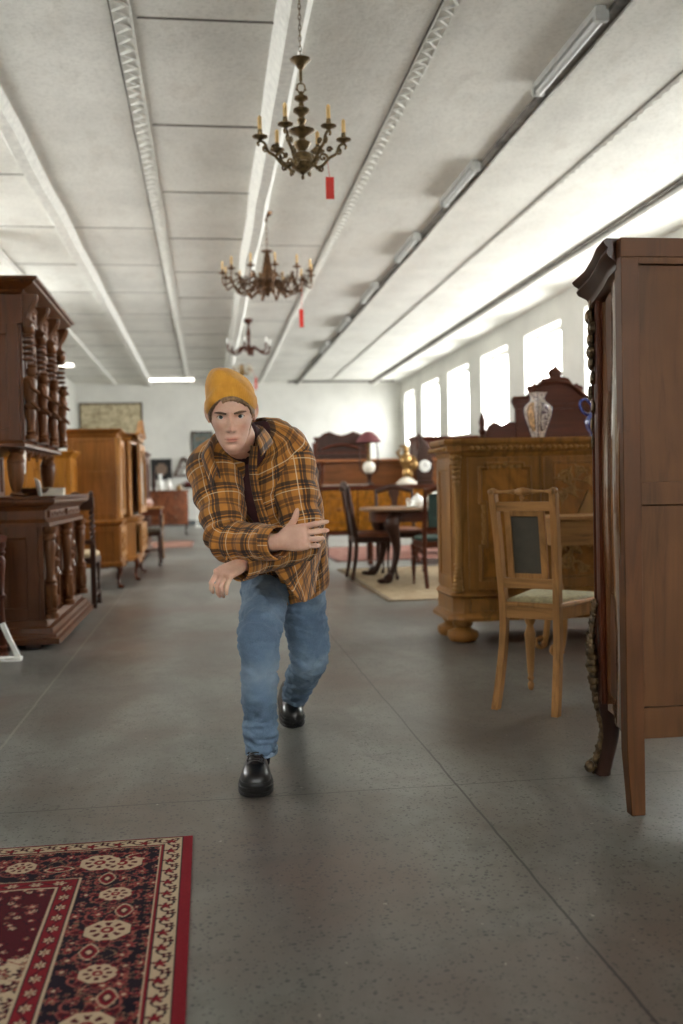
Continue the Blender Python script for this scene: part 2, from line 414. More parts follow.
for i, (a, c) in enumerate(lops):
    window(len(ops) + len(fill_ops) + i + 1, c - a, WZ1 - WZ0, (XL - .22, (a + c) / 2, WZ0), PI / 2)
    portal((XL - .32, (a + c) / 2, (WZ0 + WZ1) / 2), (0, -PI / 2, 0), WZ1 - WZ0, c - a)
for i, (a, c) in enumerate(fill_ops):  # unseen rear windows, added to brighten what faces the camera
    window(len(ops) + i + 1, c - a, 1.7, ((a + c) / 2, YF - .22, 1.9), PI)
    portal(((a + c) / 2, YF - .32, 2.75), (-PI / 2, 0, 0), c - a, 1.7)
# baseboards
b = MB(); b.box(XL, XR, YB - .02, YB, 0, .14); struct(b.build('baseboard_back', M['base'], bevel=.004))
b = MB(); b.box(XL, XL + .02, YF, YB - .02, 0, .14); struct(b.build('baseboard_left', M['base'], bevel=.004))
b = MB(); b.box(XR - .02, XR, YF, YB - .02, 0, .14); struct(b.build('baseboard_right', M['base'], bevel=.004))
# ceiling ribs along the room
tn = [0]
def trim(b, m, **k):
    tn[0] += 1; return struct(b.build('trim_%d' % tn[0], m, **k))
def rib(x, w0, w1, d):
    b = MB(); n = 40; rings = []
    for i in range(n + 1):
        y = YF + (YB - YF) * i / n; j = .006 * math.sin(i * 1.7) + .004 * math.sin(i * 4.1); dd = d * (1 + .12 * math.sin(i * 2.3))
        rings.append([(x - w0 / 2 + j, y, HC), (x - w1 / 2 + j, y, HC - dd), (x + w1 / 2 + j, y, HC - dd), (x + w0 / 2 + j, y, HC)])
    b.loft(rings); return trim(b, M['trimw'], ang=30)
rib(-1.5, .2, .1, .09); rib(.60, .22, .09, .15); rib(-2.45, .14, .1, .05)
def lacy(x, w, y0):
    b = MB(); b.box(x - w / 2, x + w / 2, y0, YB, HC - .012, HC)
    n = int((YB - y0) / .075); pts = []
    for i in range(n):
        pts.append((x + (w * .42 if i % 2 else -w * .42) + rnd.uniform(-.006, .006), y0 + i * .075 + rnd.uniform(-.01, .01), HC - .014 - rnd.uniform(0, .006)))
    b.tube(pts, .011, 5); b.tube([(x + w * .5, y0, HC - .008), (x + w * .5, YB, HC - .008)], .012, 5); b.tube([(x - w * .5, y0, HC - .008), (x - w * .5, YB, HC - .008)], .008, 5)
    trim(b, M['trimw'])
    b = MB(); n = 60; rings = []  # dark strip painting in the gap shadow along the run
    for i in range(n + 1):
        y = y0 + (YB - y0) * i / n; a = x - w * .5 - .012; ww = .008 + .006 * abs(math.sin(i * 2.1) * math.sin(i * .7))
        rings.append([(a - ww, y, HC), (a - ww, y, HC - .005), (a, y, HC - .005), (a, y, HC)])
    b.loft(rings); trim(b, M['joint_and_shade'])
lacy(-.45, .1, 4.0); lacy(1.55, .09, 5.9); lacy(3.5, .03, 3.0)
b = MB()   # cable rail beside the tube lights
b.box(2.545, 2.615, YF, YB, HC - .035, HC); trim(b, M['joint_and_shade'])
b = MB(); b.box(2.62, 2.65, YF, YB, HC - .05, HC); trim(b, M['trimw'])
b = MB(); b.box(4.66, 4.73, YF, YB, HC - .03, HC); trim(b, M['joint_and_shade'])
b = MB(); b.box(4.735, 4.80, YF, YB, HC - .07, HC); trim(b, M['trimw'])
for k in range(12):   # panel joints across the room
    y = 6.35 + 1.835 * k
    b = MB(); b.box(-.36, .49, y, y + .016 + .01 * (k % 2), HC - .006, HC); trim(b, M['joint_and_shade'])
    y2 = 5.85 + 1.86 * k
    b = MB(); b.box(XL, -1.6, y2, y2 + .03, HC - .01, HC); trim(b, M['trimw'])
    b = MB(); b.box(XL, -1.6, y2 - .012, y2, HC - .004, HC); trim(b, M['joint_and_shade'])
    if k > 2:
        b = MB(); b.box(.72, 1.45, y + .3, y + .308, HC - .004, HC); trim(b, M['joint_and_shade'])
        b = MB(); b.box(-1.4, -.52, y2, y2 + .01, HC - .004, HC); trim(b, M['joint_and_shade'])
b = MB(); b.box(2.3, 5.3, 27.6, 27.65, HC - .05, HC); trim(b, M['joint_and_shade'])
# ceiling tube lights
def tube_light(x, y, along, lit, label, group=None):
    e = empty('ceiling_light', (x, y, HC), 0 if along else PI / 2, label, 'ceiling light', group)
    b = MB(); b.box(-.035, .035, 0, 1.2, -.05, 0); b.build('housing', M['steel'], e, bevel=.006)
    for q in (-.01, 1.17):
        b = MB(); b.box(-.045, .045, q, q + .04, -.1, -.03); b.build('end_cap', M['steel'], e, bevel=.006)
    b = MB(); b.tube([(0, .02, -.08), (0, 1.18, -.08)], .034 if lit else .026, 12); b.build('tube', lit if lit else M['tubeglass'], e)
    return e
def emis(name, c, s):
    m, nt, b = newmat(name); b.inputs['Base Color'].default_value = lin(c); b.inputs['Emission Color'].default_value = lin(c); b.inputs['Emission Strength'].default_value = s; return m
M['lit'] = emis('lit_tube', (255, 250, 238), 3.0)
names = ['nearest the camera', 'second from the camera', 'third from the camera', 'fourth from the camera', 'fifth from the camera', 'sixth from the camera']
for k, y in enumerate((5.94, 8.85, 11.4, 14.25, 17.1, 20.0)):
    tube_light(2.485, y, True, None, 'unlit ceiling tube light along the cable rail, ' + names[k], 'unlit tube lights along the ceiling rail')
tube_light(-.24, 26.45, False, M['lit'], 'glowing white ceiling tube light near the back wall beside the landscape picture')
tube_light(-2.9, 23.25, False, M['lit'], 'glowing ceiling tube light just right of the carved buffet top')
e = empty('pendant_lamp', (-2.5, 11.6, HC), 0, 'white glass ceiling lamp at the upper left edge above the carved buffet', 'ceiling lamp')
b = MB(); b.lathe([(0, -.02), (.05, -.02), (.06, 0)], seg=16); b.build('ceiling_rose', M['white'], e)
b = MB(); b.lathe([(.0, -.42), (.1, -.41), (.15, -.36), (.16, -.1), (.12, -.03), (.04, -.015)], seg=20); b.build('lamp_shade', M['china'], e)

# ================================================================== CHANDELIERS
def spread(root, part, n, a0=0.0):
    for k in range(n):
        c = part if k == 0 else part.copy()
        if k:
            COL.objects.link(c)
            for ch in [x for x in bpy.data.objects if x.parent == part]:
                d = ch.copy(); COL.objects.link(d); d.parent = c
        c.rotation_euler = (0, 0, a0 + 2 * PI * k / n)
def chain_links(b, z0, z1, r=.011, w=.0028):
    n = max(1, int((z1 - z0) / (r * 2.6)))
    for i in range(n):
        z = z0 + (z1 - z0) * (i + .5) / n; h = (z1 - z0) / n * .62; pts = []
        for k in range(11):
            a = 2 * PI * k / 10; x = r * .6 * math.cos(a)
            pts.append((x, 0, z + h * math.sin(a)) if i % 2 else (0, x, z + h * math.sin(a)))
        b.tube(pts, w, 5)
def arm_parts(root, path, rad, pan, pz, ph, m, cm=None, leaves=(), cr=.009, nm='arm'):
    b = MB(); sp = spline(path, 26); b.tube([(s[0], 0, s[1]) for s in sp], [rad * (1.1 - .4 * i / 25) for i in range(26)], 7)
    for (x, z, r, sg, a0) in leaves: 
        pts = []; 
        for i in range(12):
            t = i / 11; a = a0 + sg * t * 2 * PI * .95; rr = r * (1 - .75 * t); pts.append((x + rr * math.cos(a), 0, z + rr * math.sin(a)))
        b.tube(pts, [rad * (.8 - .4 * i / 11) for i in range(12)], 6); b.ball(pts[-1], rad * 1.1, 7, 5)
    a = b.build(nm, m, root)
    x = pan[0]
    b = MB(); b.lathe([(.006, pz - .02), (.014, pz - .012), (pan[1], pz), (pan[1] * 1.02, pz + .005), (.012, pz + .003), (.012, pz + .012), (.015, pz + .018), (.012, pz + .04), (0, pz + .041)], (x, 0, 0), 14); b.build('drip_pan', m, a)
    b = MB(); b.lathe([(cr, pz + .04), (cr, pz + .04 + ph * .85), (cr * .55, pz + .04 + ph * .95), (.001, pz + .04 + ph)], (x, 0, 0), 10); b.build('candle', cm or M['candle'], a)
    return a
# 1: brass, six arms
p = at(303, 180, 5.5)
e = empty('chandelier', p, 0, 'brass six-armed candle chandelier on a chain, nearest and largest in view', 'chandelier', 'chandeliers down the aisle')
b = MB(); b.lathe([(0, 0), (.008, .006), (.01, .018), (.005, .026), (.012, .032), (.03, .045), (.062, .065), (.07, .085), (.055, .095), (.058, .115), (.05, .14), (.022, .155), (0, .156)], seg=16); b.build('bowl', M['brass'], e)
b = MB(); b.lathe([(r_ * 1.3, z_) for r_, z_ in [(.01, .15), (.02, .165), (.035, .185), (.04, .2), (.02, .215), (.012, .225), (.02, .24), (.055, .262), (.058, .268), (.02, .28), (.012, .3), (.022, .325), (.012, .34), (.018, .355), (.036, .372), (.034, .385), (.012, .4), (.01, .425), (.03, .44), (.028, .452), (.012, .46), (.009, .48), (0, .482)]], seg=16); b.build('stem', M['brass'], e)
b = MB()
pts = [(.022 * math.sin(a), 0, .505 - .028 * math.cos(a) * (1 + .25 * math.cos(a))) for a in [2 * PI * k / 20 for k in range(21)]]
b.tube(pts, .0045, 6)
for s in (-1, 1): b.ball((s * .024, 0, .492), .007, 7, 5)
b.build('hanging_loop', M['brass'], e)
b = MB(); b.tube([(0, 0, .535), (0, 0, .6)], .009, 8); b.lathe([(.008, .6), (.02, .61), (.03, .628), (.055, .648), (.062, .655), (.05, .662), (.02, .66), (.006, .672), (0, .675)], seg=8); b.build('crown', M['brass'], e)
b = MB(); chain_links(b, .53, .605, .008); b.build('chain', M['brass'], e)
b = MB(); chain_links(b, .67, HC - p.z, .011); b.build('chain', M['brass'], e)
a = arm_parts(e, [(.05, .1), (.085, .07), (.12, .09), (.15, .125), (.19, .15), (.205, .19), (.232, .205), (.245, .19), (.238, .178)], .0095, (.232, .042), .225, .078, M['brass'], leaves=[(.115, .125, .026, 1, 0), (.2, .16, .02, -1, PI / 2), (.1, .06, .022, -1, PI), (.15, .17, .018, 1, 0)], cr=.0115)
spread(e, a, 6, math.radians(2))
b = MB(); q = Vector((.145, -.03, -.02)); b.box(q.x - .023, q.x + .023, q.y, q.y + .002, q.z - .09, q.z + .03)
b.tube([(q.x, q.y, q.z + .03), (q.x - .01, q.y + .01, .1)], .0012, 4)
mesh1('price_tag', b, M['redtag'], 'red card tag dangling under the nearest brass chandelier', 'price tag', 'red tags under the chandeliers', loc=p)
# 2: big dark bronze wheel with twelve arms
p = at(268, 299, 10.7)
e = empty('chandelier', p, 0, 'wide dark bronze chandelier with a ring of twelve candles, second in line', 'chandelier', 'chandeliers down the aisle')
b = MB(); b.lathe([(0, .02), (.02, .04), (.03, .07), (.07, .1), (.08, .14), (.06, .2), (.075, .24), (.06, .29), (.04, .4), (.028, .48), (.02, .49), (.06, .5), (.062, .512), (.02, .52), (0, .53)], seg=14); b.build('stem', M['bronze'], e)
b = MB(); chain_links(b, .52, HC - p.z - .05, .02, .004); b.build('chain', M['bronze'], e)
b = MB(); z = HC - p.z; b.lathe([(.004, z - .1), (.012, z - .06), (.06, z - .03), (.07, z), (0, z)], seg=12); b.build('ceiling_rose', M['bronze'], e)
a = arm_parts(e, [(.05, .16), (.12, .2), (.18, .1), (.27, .06), (.35, .1), (.38, .17), (.43, .15), (.47, .13), (.485, .2), (.48, .245)], .0105, (.48, .045), .26, .09, M['bronze'], leaves=[(.17, .14, .05, 1, 0), (.3, .12, .045, -1, PI / 2), (.23, .22, .04, 1, PI), (.4, .2, .03, 1, 0)], cr=.011)
spread(e, a, 12, .1)
b = MB()
for k in range(8):
    t = 2 * PI * (k + .3) / 8
    for (r, z, s) in ((.2, .04, .022), (.3, .2, .026)): b.ball((r * math.cos(t), r * math.sin(t), z), (s, s, s * 1.2), 7, 5); b.tube([(0.06 * math.cos(t), .06 * math.sin(t), .16), (r * math.cos(t), r * math.sin(t), z)], .008, 5)
b.build('leaf_ornament', M['bronze'], e)
b = MB(); b.box(.32, .365, -.12, -.118, -.32, -.13); b.tube([(.343, -.12, -.13), (.36, -.1, .1)], .002, 4)
mesh1('price_tag', b, M['redtag'], 'red card tag dangling under the wide bronze chandelier', 'price tag', 'red tags under the chandeliers', loc=p)
# 3: smaller, turned wood arms
p = at(249, 356, 17.5)
e = empty('chandelier', p, 0, 'small dark wooden chandelier with upcurved arms and pale bulbs, third in line', 'chandelier', 'chandeliers down the aisle')
b = MB(); b.lathe([(0, 0), (.03, .03), (.02, .06), (.06, .09), (.07, .13), (.03, .18), (.02, .25), (.035, .29), (.02, .33), (.04, .38), (.03, .45), (.015, .5), (.02, .55), (.07, HC - p.z - .05), (.08, HC - p.z), (0, HC - p.z)], seg=12); b.build('stem', M['mahog'], e)
a = arm_parts(e, [(.04, .1), (.12, .15), (.2, .09), (.3, .05), (.37, .08), (.39, .14)], .022, (.39, .04), .16, .1, M['mahog'], M['china'], cr=.022)
spread(e, a, 6, .3)
# 4: gold and glass
p = at(242, 377, 24.0)
e = empty('chandelier', p, 0, 'small gilded chandelier with glass bowls just above the yellow hat', 'chandelier', 'chandeliers down the aisle')
b = MB(); b.lathe([(0, 0), (.04, .03), (.1, .07), (.07, .12), (.03, .15), (.04, .25), (.02, .35), (.012, .4), (.012, HC - p.z - .04), (.07, HC - p.z), (0, HC - p.z)], seg=12); b.build('stem', M['gilt'], e)
a = arm_parts(e, [(.03, .1), (.1, .06), (.17, .08), (.22, .16)], .016, (.22, .05), .17, .08, M['gilt'], M['glass'], cr=.03)
spread(e, a, 6, .2)
b = MB(); b.box(.3, .35, -.05, -.048, -.3, -.02); b.tube([(.325, -.05, -.02), (.24, -.02, .17)], .003, 4)
mesh1('price_tag', b, M['redtag'], 'red tag hanging beside the small gilded chandelier above the hat', 'price tag', 'red tags under the chandeliers', loc=p)

# ================================================================== WORLD
w = bpy.data.worlds.new('overcast_sky'); SC.world = w; w.use_nodes = True
nt = w.node_tree; bg = nt.nodes['Background']; bg.inputs[1].default_value = 22.0   # overcast sky above, duller ground below the horizon
tc = N(nt, 'ShaderNodeTexCoord'); sx = N(nt, 'ShaderNodeSeparateXYZ'); L(nt, tc.outputs['Generated'], sx.inputs[0]); mr = N(nt, 'ShaderNodeMapRange'); mr.inputs[1].default_value = -.3; mr.inputs[2].default_value = .15; L(nt, sx.outputs[2], mr.inputs[0])
cr = N(nt, 'ShaderNodeValToRGB'); cr.color_ramp.elements[0].color = (.46, .455, .445, 1); cr.color_ramp.elements[1].color = (.99, .99, 1, 1); L(nt, mr.outputs[0], cr.inputs[0]); L(nt, cr.outputs[0], bg.inputs[0])
vs = SC.view_settings; vs.view_transform = 'Standard'; vs.look = 'None'; vs.gamma = 1.0; vs.use_curve_mapping = False; vs.exposure = 0.82
cy = SC.cycles; cy.max_bounces = 8; cy.diffuse_bounces = 5; cy.glossy_bounces = 3; cy.transparent_max_bounces = 8; cy.sample_clamp_indirect = 4.0; cy.caustics_reflective = False; cy.caustics_refractive = False
cy.use_denoising = True
# ================================================================== LEFT SIDE
# ---- carved two-tier buffet; local front faces -Y, then turned to face the aisle
def buffet():
    e = empty('carved_buffet', (-1.08, 7.61, 0), PI / 2, 'tall dark walnut two-tier buffet with carved columns at the left edge', 'buffet')
    W = M['walnut']; C = M['walnut_carved']; e.scale = (.93, 1, 1)
    hw, D = .93, .62
    b = MB(); prof = [(-.085, .0), (-.085, .035), (-.065, .042), (-.06, .06), (-.04, .066), (-.035, .10), (-.005, .108), (.01, .15)]
    def ringbox(prof, hw, D, back=True):
        R = []
        for o, z in prof: R.append([(-hw + o, o, z), (hw - o, o, z), (hw - o, D, z), (-hw + o, D, z)])
        return R
    b.loft(ringbox([(p[0] - .02, p[1] + .035) for p in prof], hw, D)); b.build('plinth', W, e, ang=30)
    for sx in (-1, 1):
        for y in (.02, D - .12):
            b = MB(); b.box(sx * (hw - .02) - .07, sx * (hw - .02) + .07, y, y + .1, 0, .04); b.build('foot', M['dark'], e, bevel=.008)
    # carcass: framed sides
    b = MB(); b.box(-hw + .02, hw - .02, .04, D, .18, .8); b.build('carcass', W, e)
    for s in (-1, 1):
        b = MB(); b.T = Matrix.Translation((s * (hw - .0), 0, 0)) @ Matrix.Rotation(s * PI / 2, 4, 'Z')
        if s < 0: framed(b, -D, -.03, .185, .8, 0, .075, .022)
        else: framed(b, .03, D, .185, .8, 0, .075, .022)
        b.build('side_panel', W, e, bevel=.003)
    # doors
    for s in (-1, 1):
        x0, x1 = (-.80, -.07) if s < 0 else (.07, .80)
        b = MB(); framed(b, x0, x1, .2, .78, .005, .07, .03, mould=.012); d = b.build('door', W, e, bevel=.003)
        b = MB(); xc = (x0 + x1) / 2
        pts = [(xc + .2 * math.cos(a), .022, .5 + .22 * math.sin(a)) for a in [PI * k / 16 for k in range(17)]]
        b.tube([(xc + .2, .022, .3)] + pts + [(xc - .2, .022, .3)], .014, 6)
        acanthus(b, xc, .5, .02, .42, .3)
        for q in (-1, 1): leaf(b, xc + q * .1, .27, .02, .16, PI / 2 + q * .9, .035)
        b.tube([(xc - .2, .022, .3), (xc + .2, .022, .3)], .012, 6)
        b.ball((xc, -.0, .62), (.04, .045, .05)); b.lathe([(.05, -.05), (.03, .0), (.045, .04), (.02, .07)], (xc, .0, .5), 10)
        b.build('door_carving', C, d)
    for x in (-.865, 0, .865):
        b = MB(); b.box(x - .05, x + .05, -.0, .04, .185, .8); b.build('pilaster', W, e, bevel=.004)
        b = MB(); pr = [(.05, 0), (.05, .03), (.036, .045), (.045, .06), (.03, .075), (.037, .09), (.04, .2), (.044, .22), (.036, .235), (.044, .25), (.03, .265), (.027, .3), (.034, .42), (.04, .5), (.034, .52), (.045, .535), (.045, .55), (.035, .565), (.05, .59), (.05, .615)]
        b.lathe([(r, z + .185) for r, z in pr], (x, -.035, 0), 16)
        for k in range(6): a = k * PI / 3; b.ball((x + .036 * math.cos(a), -.035 + .036 * math.sin(a), .3), (.012, .012, .05), 6, 5)
        b.build('column', C, e)
    # frieze drawers and top
    b = MB(); pr = [(-.05, .80), (-.05, .825), (-.03, .835), (-.02, .85), (-.02, .905), (-.04, .915), (-.05, .93), (-.085, .945), (-.09, .955), (-.095, .96), (-.095, .975), (-.08, .985)]
    b.loft(ringbox(pr, hw - .02, D)); b.build('frieze', W, e, ang=30)
    for x in (-.45, .45):
        b = MB(); b.box(x - .38, x + .38, -.04, -.015, .855, .903); d = b.build('drawer', W, e, bevel=.004)
        b = MB()
        for k in range(6): scroll(b, x - .3 + k * .12, .879, -.043, .018, 1.1, 0, 1 if k % 2 else -1, .004)
        d2 = b.build('drawer_carving', C, d)
    b = MB(); b.box(-hw - .08, hw + .08, -.1, D, .985, 1.0); b.build('countertop', W, e, bevel=.004)
    # upper stage
    uh, y0, y1, z0, z1 = .86, .13, .58, 1.33, 2.14
    b = MB(); b.box(-uh + .02, uh - .02, .55, .58, 1.0, z0)
    for k in range(9): b.box(-uh + .1 + k * .18, -uh + .16 + k * .18, .535, .55, 1.03, z0 - .03)
    b.build('back_panel', W, e, bevel=.003)
    for x in (-uh + .1, uh - .1):
        b = MB(); pr = [(.035, 0), (.055, .008), (.055, .02), (.03, .03), (.038, .045), (.05, .07), (.06, .11), (.066, .16), (.07, .2), (.066, .225), (.073, .232), (.073, .246), (.066, .252), (.062, .27), (.045, .285), (.04, .295), (.055, .305), (.06, .33)]
        b.lathe([(r * .82, z + 1.0) for r, z in pr], (x * .95, y0 + .06, 0), 20); b.build('baluster', W if x > 0 else M['walnut_carved'], e)
    b = MB(); b.box(-uh, uh, y0, y1, z0 + .03, z1); b.build('upper_carcass', W, e)
    b = MB(); b.loft(ringbox([(-.0, z0 - .01), (-.03, z0), (-.03, z0 + .02), (-.015, z0 + .035), (0, z0 + .045)], uh, y1 - y0)); b.v = [(x, y + y0, z) for x, y, z in b.v]; b.build('lower_moulding', W, e, ang=30)
    b = MB()
    for k in range(9):
        x = -uh + .14 + k * (2 * uh - .28) / 8; hgt = .075 if k % 2 == 0 else .045
        b.lathe([(.004, -hgt), (.014, -hgt + .012), (.008, -hgt + .022), (.026, -hgt * .45), (.03, -.012), (.02, 0)], (x, y0 + .03, z0 - .008), 10)
    b.tube([(-uh + .1, y0 + .03, z0 - .014), (uh - .1, y0 + .03, z0 - .014)], .014, 6)
    b.build('pendant_fringe', C, e)
    for s in (-1, 1):
        b = MB(); b.T = Matrix.Translation((s * (uh + .018), 0, 0)) @ Matrix.Rotation(s * PI / 2, 4, 'Z')
        if s < 0: framed(b, -y1, -y0, z0 + .04, z1, 0, .07, .02)
        else: framed(b, y0, y1, z0 + .04, z1, 0, .07, .02)
        b.build('side_panel', W, e, bevel=.003)
    for k in range(3):
        x0 = -uh + .09 + k * .5733; x1 = x0 + .5333 - .04
        b = MB(); framed(b, x0 + .02, x1, z0 + .05, z1 - .02, y0 - .03, .05, .025, mould=.01); d = b.build('door', W, e, bevel=.003)
        b = MB(); xc = (x0 + x1 + .02) / 2; 
        moulding_rect(b, x0 + .1, x1 - .08, z0 + .14, z1 - .12, y0 - .012, .012)
        acanthus(b, xc, z0 + .42, y0 - .02, .5, .22); b.ball((xc, y0 - .03, z1 - .13), (.05, .03, .04)); leaf(b, xc, z0 + .1, y0 - .02, .1, PI / 2, .03)
        for s in (-1, 1): scroll(b, xc + s * .09, z1 - .14, y0 - .015, .035, 1.2, 0, s, .008)
        b.build('door_carving', C, d)
    for k in range(4):
        x = -uh + .07 + k * (2 * uh - .14) / 3
        b = MB(); b.box(x - .045, x + .045, y0 - .02, y0 + .01, z0 + .04, z1); b.build('pilaster', W, e, bevel=.004)
        b = MB(); y = y0 - .055
        b.lathe([(.04, 0), (.042, .02), (.028, .035), (.036, .05), (.022, .065), (.026, .1), (.038, .17), (.034, .2), (.045, .212), (.045, .225), (.03, .24)], (x, y, z0 + .05), 14)
        # carved figure half-way up the column
        b.lathe([(.028, 0), (.036, .04), (.042, .08), (.05, .13), (.046, .17), (.026, .19)], (x, y, z0 + .28), 12)
        b.ball((x, y - .015, z0 + .5), (.034, .038, .042)); b.ball((x, y - .05, z0 + .49), (.012, .014, .014), 7, 5); b.ball((x, y - .02, z0 + .54), (.04, .035, .018))
        for s in (-1, 1): b.tube([(x + s * .04, y, z0 + .44), (x + s * .06, y - .02, z0 + .39), (x + s * .03, y - .055, z0 + .36)], [.014, .013, .011], 7)
        b.tube([(x - .045, y - .01, z0 + .3), (x - .03, y - .05, z0 + .26), (x + .03, y - .05, z0 + .25), (x + .045, y - .01, z0 + .29)], .012, 7)
        for q in range(5): b.lathe([(.026, 0), (.04, .008), (.04, .018), (.026, .026)], (x, y, z0 + .57 + q * .038), 12)
        b.lathe([(.03, .76 - .01), (.045, .77), (.045, .80)], (x, y, z0 - .0), 12)
        b.build('carved_column', C, e)
    # entablature with scrolled brackets and the heavy cornice
    b = MB(); b.box(-uh - .005, uh + .005, y0 - .03, y1, z1, z1 + .2); b.build('entablature', W, e, bevel=.004)
    for k in range(4):
        x = -uh + .07 + k * (2 * uh - .14) / 3; b = MB()
        pr = [(y0 - .03, z1 - .015), (y0 - .085, z1 - .015), (y0 - .09, z1 + .01), (y0 - .055, z1 + .04), (y0 - .06, z1 + .08), (y0 - .085, z1 + .12), (y0 - .11, z1 + .165), (y0 - .115, z1 + .2), (y0 - .03, z1 + .2)]
        b.prism(pr, x - .05, x + .05, 'yz'); 
        for q in (-.03, 0, .03): b.tube([(x + q, p[0] - .004, p[1]) for p in pr[2:8]], .008, 6)
        b.build('bracket', C, e, bevel=.004)
    for k in range(3):
        x = -uh + .07 + (k + .5) * (2 * uh - .14) / 3; b = MB(); b.box(x - .19, x + .19, y0 - .05, y0 - .03, z1 + .03, z1 + .17); moulding_rect(b, x - .17, x + .17, z1 + .05, z1 + .15, y0 - .052, .01)
        b.ball((x, y0 - .05, z1 + .1), (.05, .02, .03)); b.build('frieze_panel', C, e, bevel=.003)
    b = MB(); b.loft([[(x, y + y0, z) for x, y, z in r] for r in ringbox([(-.01, z1 + .19), (-.04, z1 + .2), (-.05, z1 + .215), (-.10, z1 + .235), (-.125, z1 + .25), (-.13, z1 + .262), (-.15, z1 + .27), (-.155, z1 + .285), (-.14, z1 + .29)], uh, y1 - y0)]); b.build('cornice', W, e, ang=25)
    return e
buffet()
# things standing on the buffet top (z = 1.0)
def disc_thing(name, prof, loc, m, label, cat, seg=24, **k):
    b = MB(); b.lathe(prof, seg=seg); o = b.build(name, m, loc=loc); return tag(o, label, cat)
b = MB(); b.obox((0, 0, .055), (1, 0, 0), (0, 1, .3), (0, -.3, 1), .004, .045, .06)
o = b.build('card', M['white'], loc=at(41, 497, 7.0).xy.to_3d() + Vector((0, 0, 1.002))); tag(o, 'white card leaning upright beside the dish on the buffet', 'card'); o.rotation_euler = (0, math.radians(-14), math.radians(25))
q = (-1.22, 7.25, 1.001)
e = empty('round_dish', (-1.21, 7.2, 1.0), 0, 'dark round metal dish with a pale glint on the buffet top', 'dish')
b = MB(); b.lathe([(.04, 0), (.05, .005), (.03, .012), (.09, .022), (.115, .05), (.11, .052), (.08, .03), (0, .026)], seg=24); b.build('bowl', M['bronze'], e)
b = MB(); b.lathe([(.116, .049), (.122, .054), (.116, .058), (.11, .054)], seg=24); b.build('rim', M['brass'], e)
e = empty('closed_book', (-1.17, 7.75, 1.0), .1, 'thick cream closed book lying at the far end of the buffet top', 'book')
b = MB(); b.box(-.09, .09, -.13, .13, .006, .05); b.build('pages', M['paper'], e)
b = MB(); b.box(-.095, .1, -.135, .135, 0, .006); b.box(-.095, .1, -.135, .135, .05, .056); b.box(.092, .1, -.135, .135, .004, .052); b.build('cover', M['paper'], e, bevel=.002)
e = empty('paper_lantern', (-1.26, 6.98, 1.0), 0, 'tall off-white paper lantern beside the turned support on the buffet', 'lantern')
b = MB(); b.lathe([(.03, .15), (.045, .155), (.052, .3), (.048, .305), (.04, .3), (.03, .16)], seg=20); b.build('shade', M['paper'], e)
b = MB(); b.lathe([(.04, 0), (.045, .01), (.012, .02), (.012, .15), (.03, .155)], seg=16); b.build('stand', M['dark'], e)
# ---- white folding sign stand and dark turned chair leg at the left edge
e = empty('sign_stand', (-1.235, 6.28, 0), 0, 'white A-shaped sign stand on the floor at the left edge', 'sign stand')
b = MB(); b.obox((.02, 0, .125), (1, 0, .42), (0, 1, 0), (-.42, 0, 1), .015, .012, .115); b.build('strut', M['white'], e, bevel=.002)
b = MB(); b.box(-.05, .085, -.04, .04, 0, .022); b.build('foot', M['white'], e, bevel=.002)
e = empty('turned_stool', (-1.5, 6.28, 0), 0, 'dark turned wooden stool almost cut off by the left edge', 'stool')
for sx in (-1, 1):
    for sy in (-1, 1):
        b = MB(); b.lathe(turned(.72, .042), (sx * .2, sy * .18, 0), 14); b.build('leg', M['mahog'], e)
b = MB(); b.box(-.24, .24, -.22, .22, .72, .76); b.build('seat', M['mahog'], e, bevel=.01)
# ---- side chair with barley-twist back behind the buffet
def twist_chair():
    e = empty('twist_chair', (-1.21, 9.1, 0), PI, 'dark wooden chair with barley-twist back posts behind the carved buffet', 'chair')
    m = M['dark']; w = .21; d = .2
    for s in (-1, 1):
        b = MB(); b.box(s * w - .022, s * w + .022, d - .022, d + .022, 0, .56); pts = []
        for k in range(60): a = k * .75; pts.append((s * w + .011 * math.cos(a), d + .011 * math.sin(a) + k * .0006, .56 + k * .0055))
        b.tube(pts, .015, 7); b.box(s * w - .022, s * w + .022, d + .02, d + .064, .88, .97); b.lathe([(.02, .97), (.012, .98), (.022, 1.0), (.014, 1.02), (0, 1.03)], (s * w, d + .04, 0), 10)
        b.build('back_post', m, e, bevel=.003)
        b = MB(); b.lathe(turned(.43, .026), (s * w, -d, 0), 12); b.build('front_leg', m, e)
        b = MB(); b.box(s * w - .012, s * w + .012, -d, d, .1, .13); b.build('side_stretcher', m, e, bevel=.003)
    b = MB(); b.box(-w, w, d + .022, d + .05, .86, .96); scroll(b, -.07, .97, d + .036, .05, 1.2, PI, -1, .012); scroll(b, .07, .97, d + .036, .05, 1.2, 0, 1, .012); b.build('crest_rail', m, e, bevel=.004)
    b = MB(); b.box(-w, w, d - .01, d + .02, .56, .6); b.build('lower_rail', m, e, bevel=.004)
    b = MB(); b.box(-.1, .1, d + .005, d + .03, .6, .86); b.build('back_splat', m, e, bevel=.004)
    b = MB(); b.box(-w - .02, w + .02, -d - .02, d + .02, .39, .44); b.build('seat_frame', m, e, bevel=.006)
    b = MB(); b.loft([[(-w * k, -d * k, z), (w * k, -d * k, z), (w * k, d * k, z), (-w * k, d * k, z)] for k, z in ((1.05, .44), (1.08, .455), (1.05, .48), (.8, .497), (.3, .503))]); b.build('seat_cushion', M['beige'], e, bevel=.01)
twist_chair()
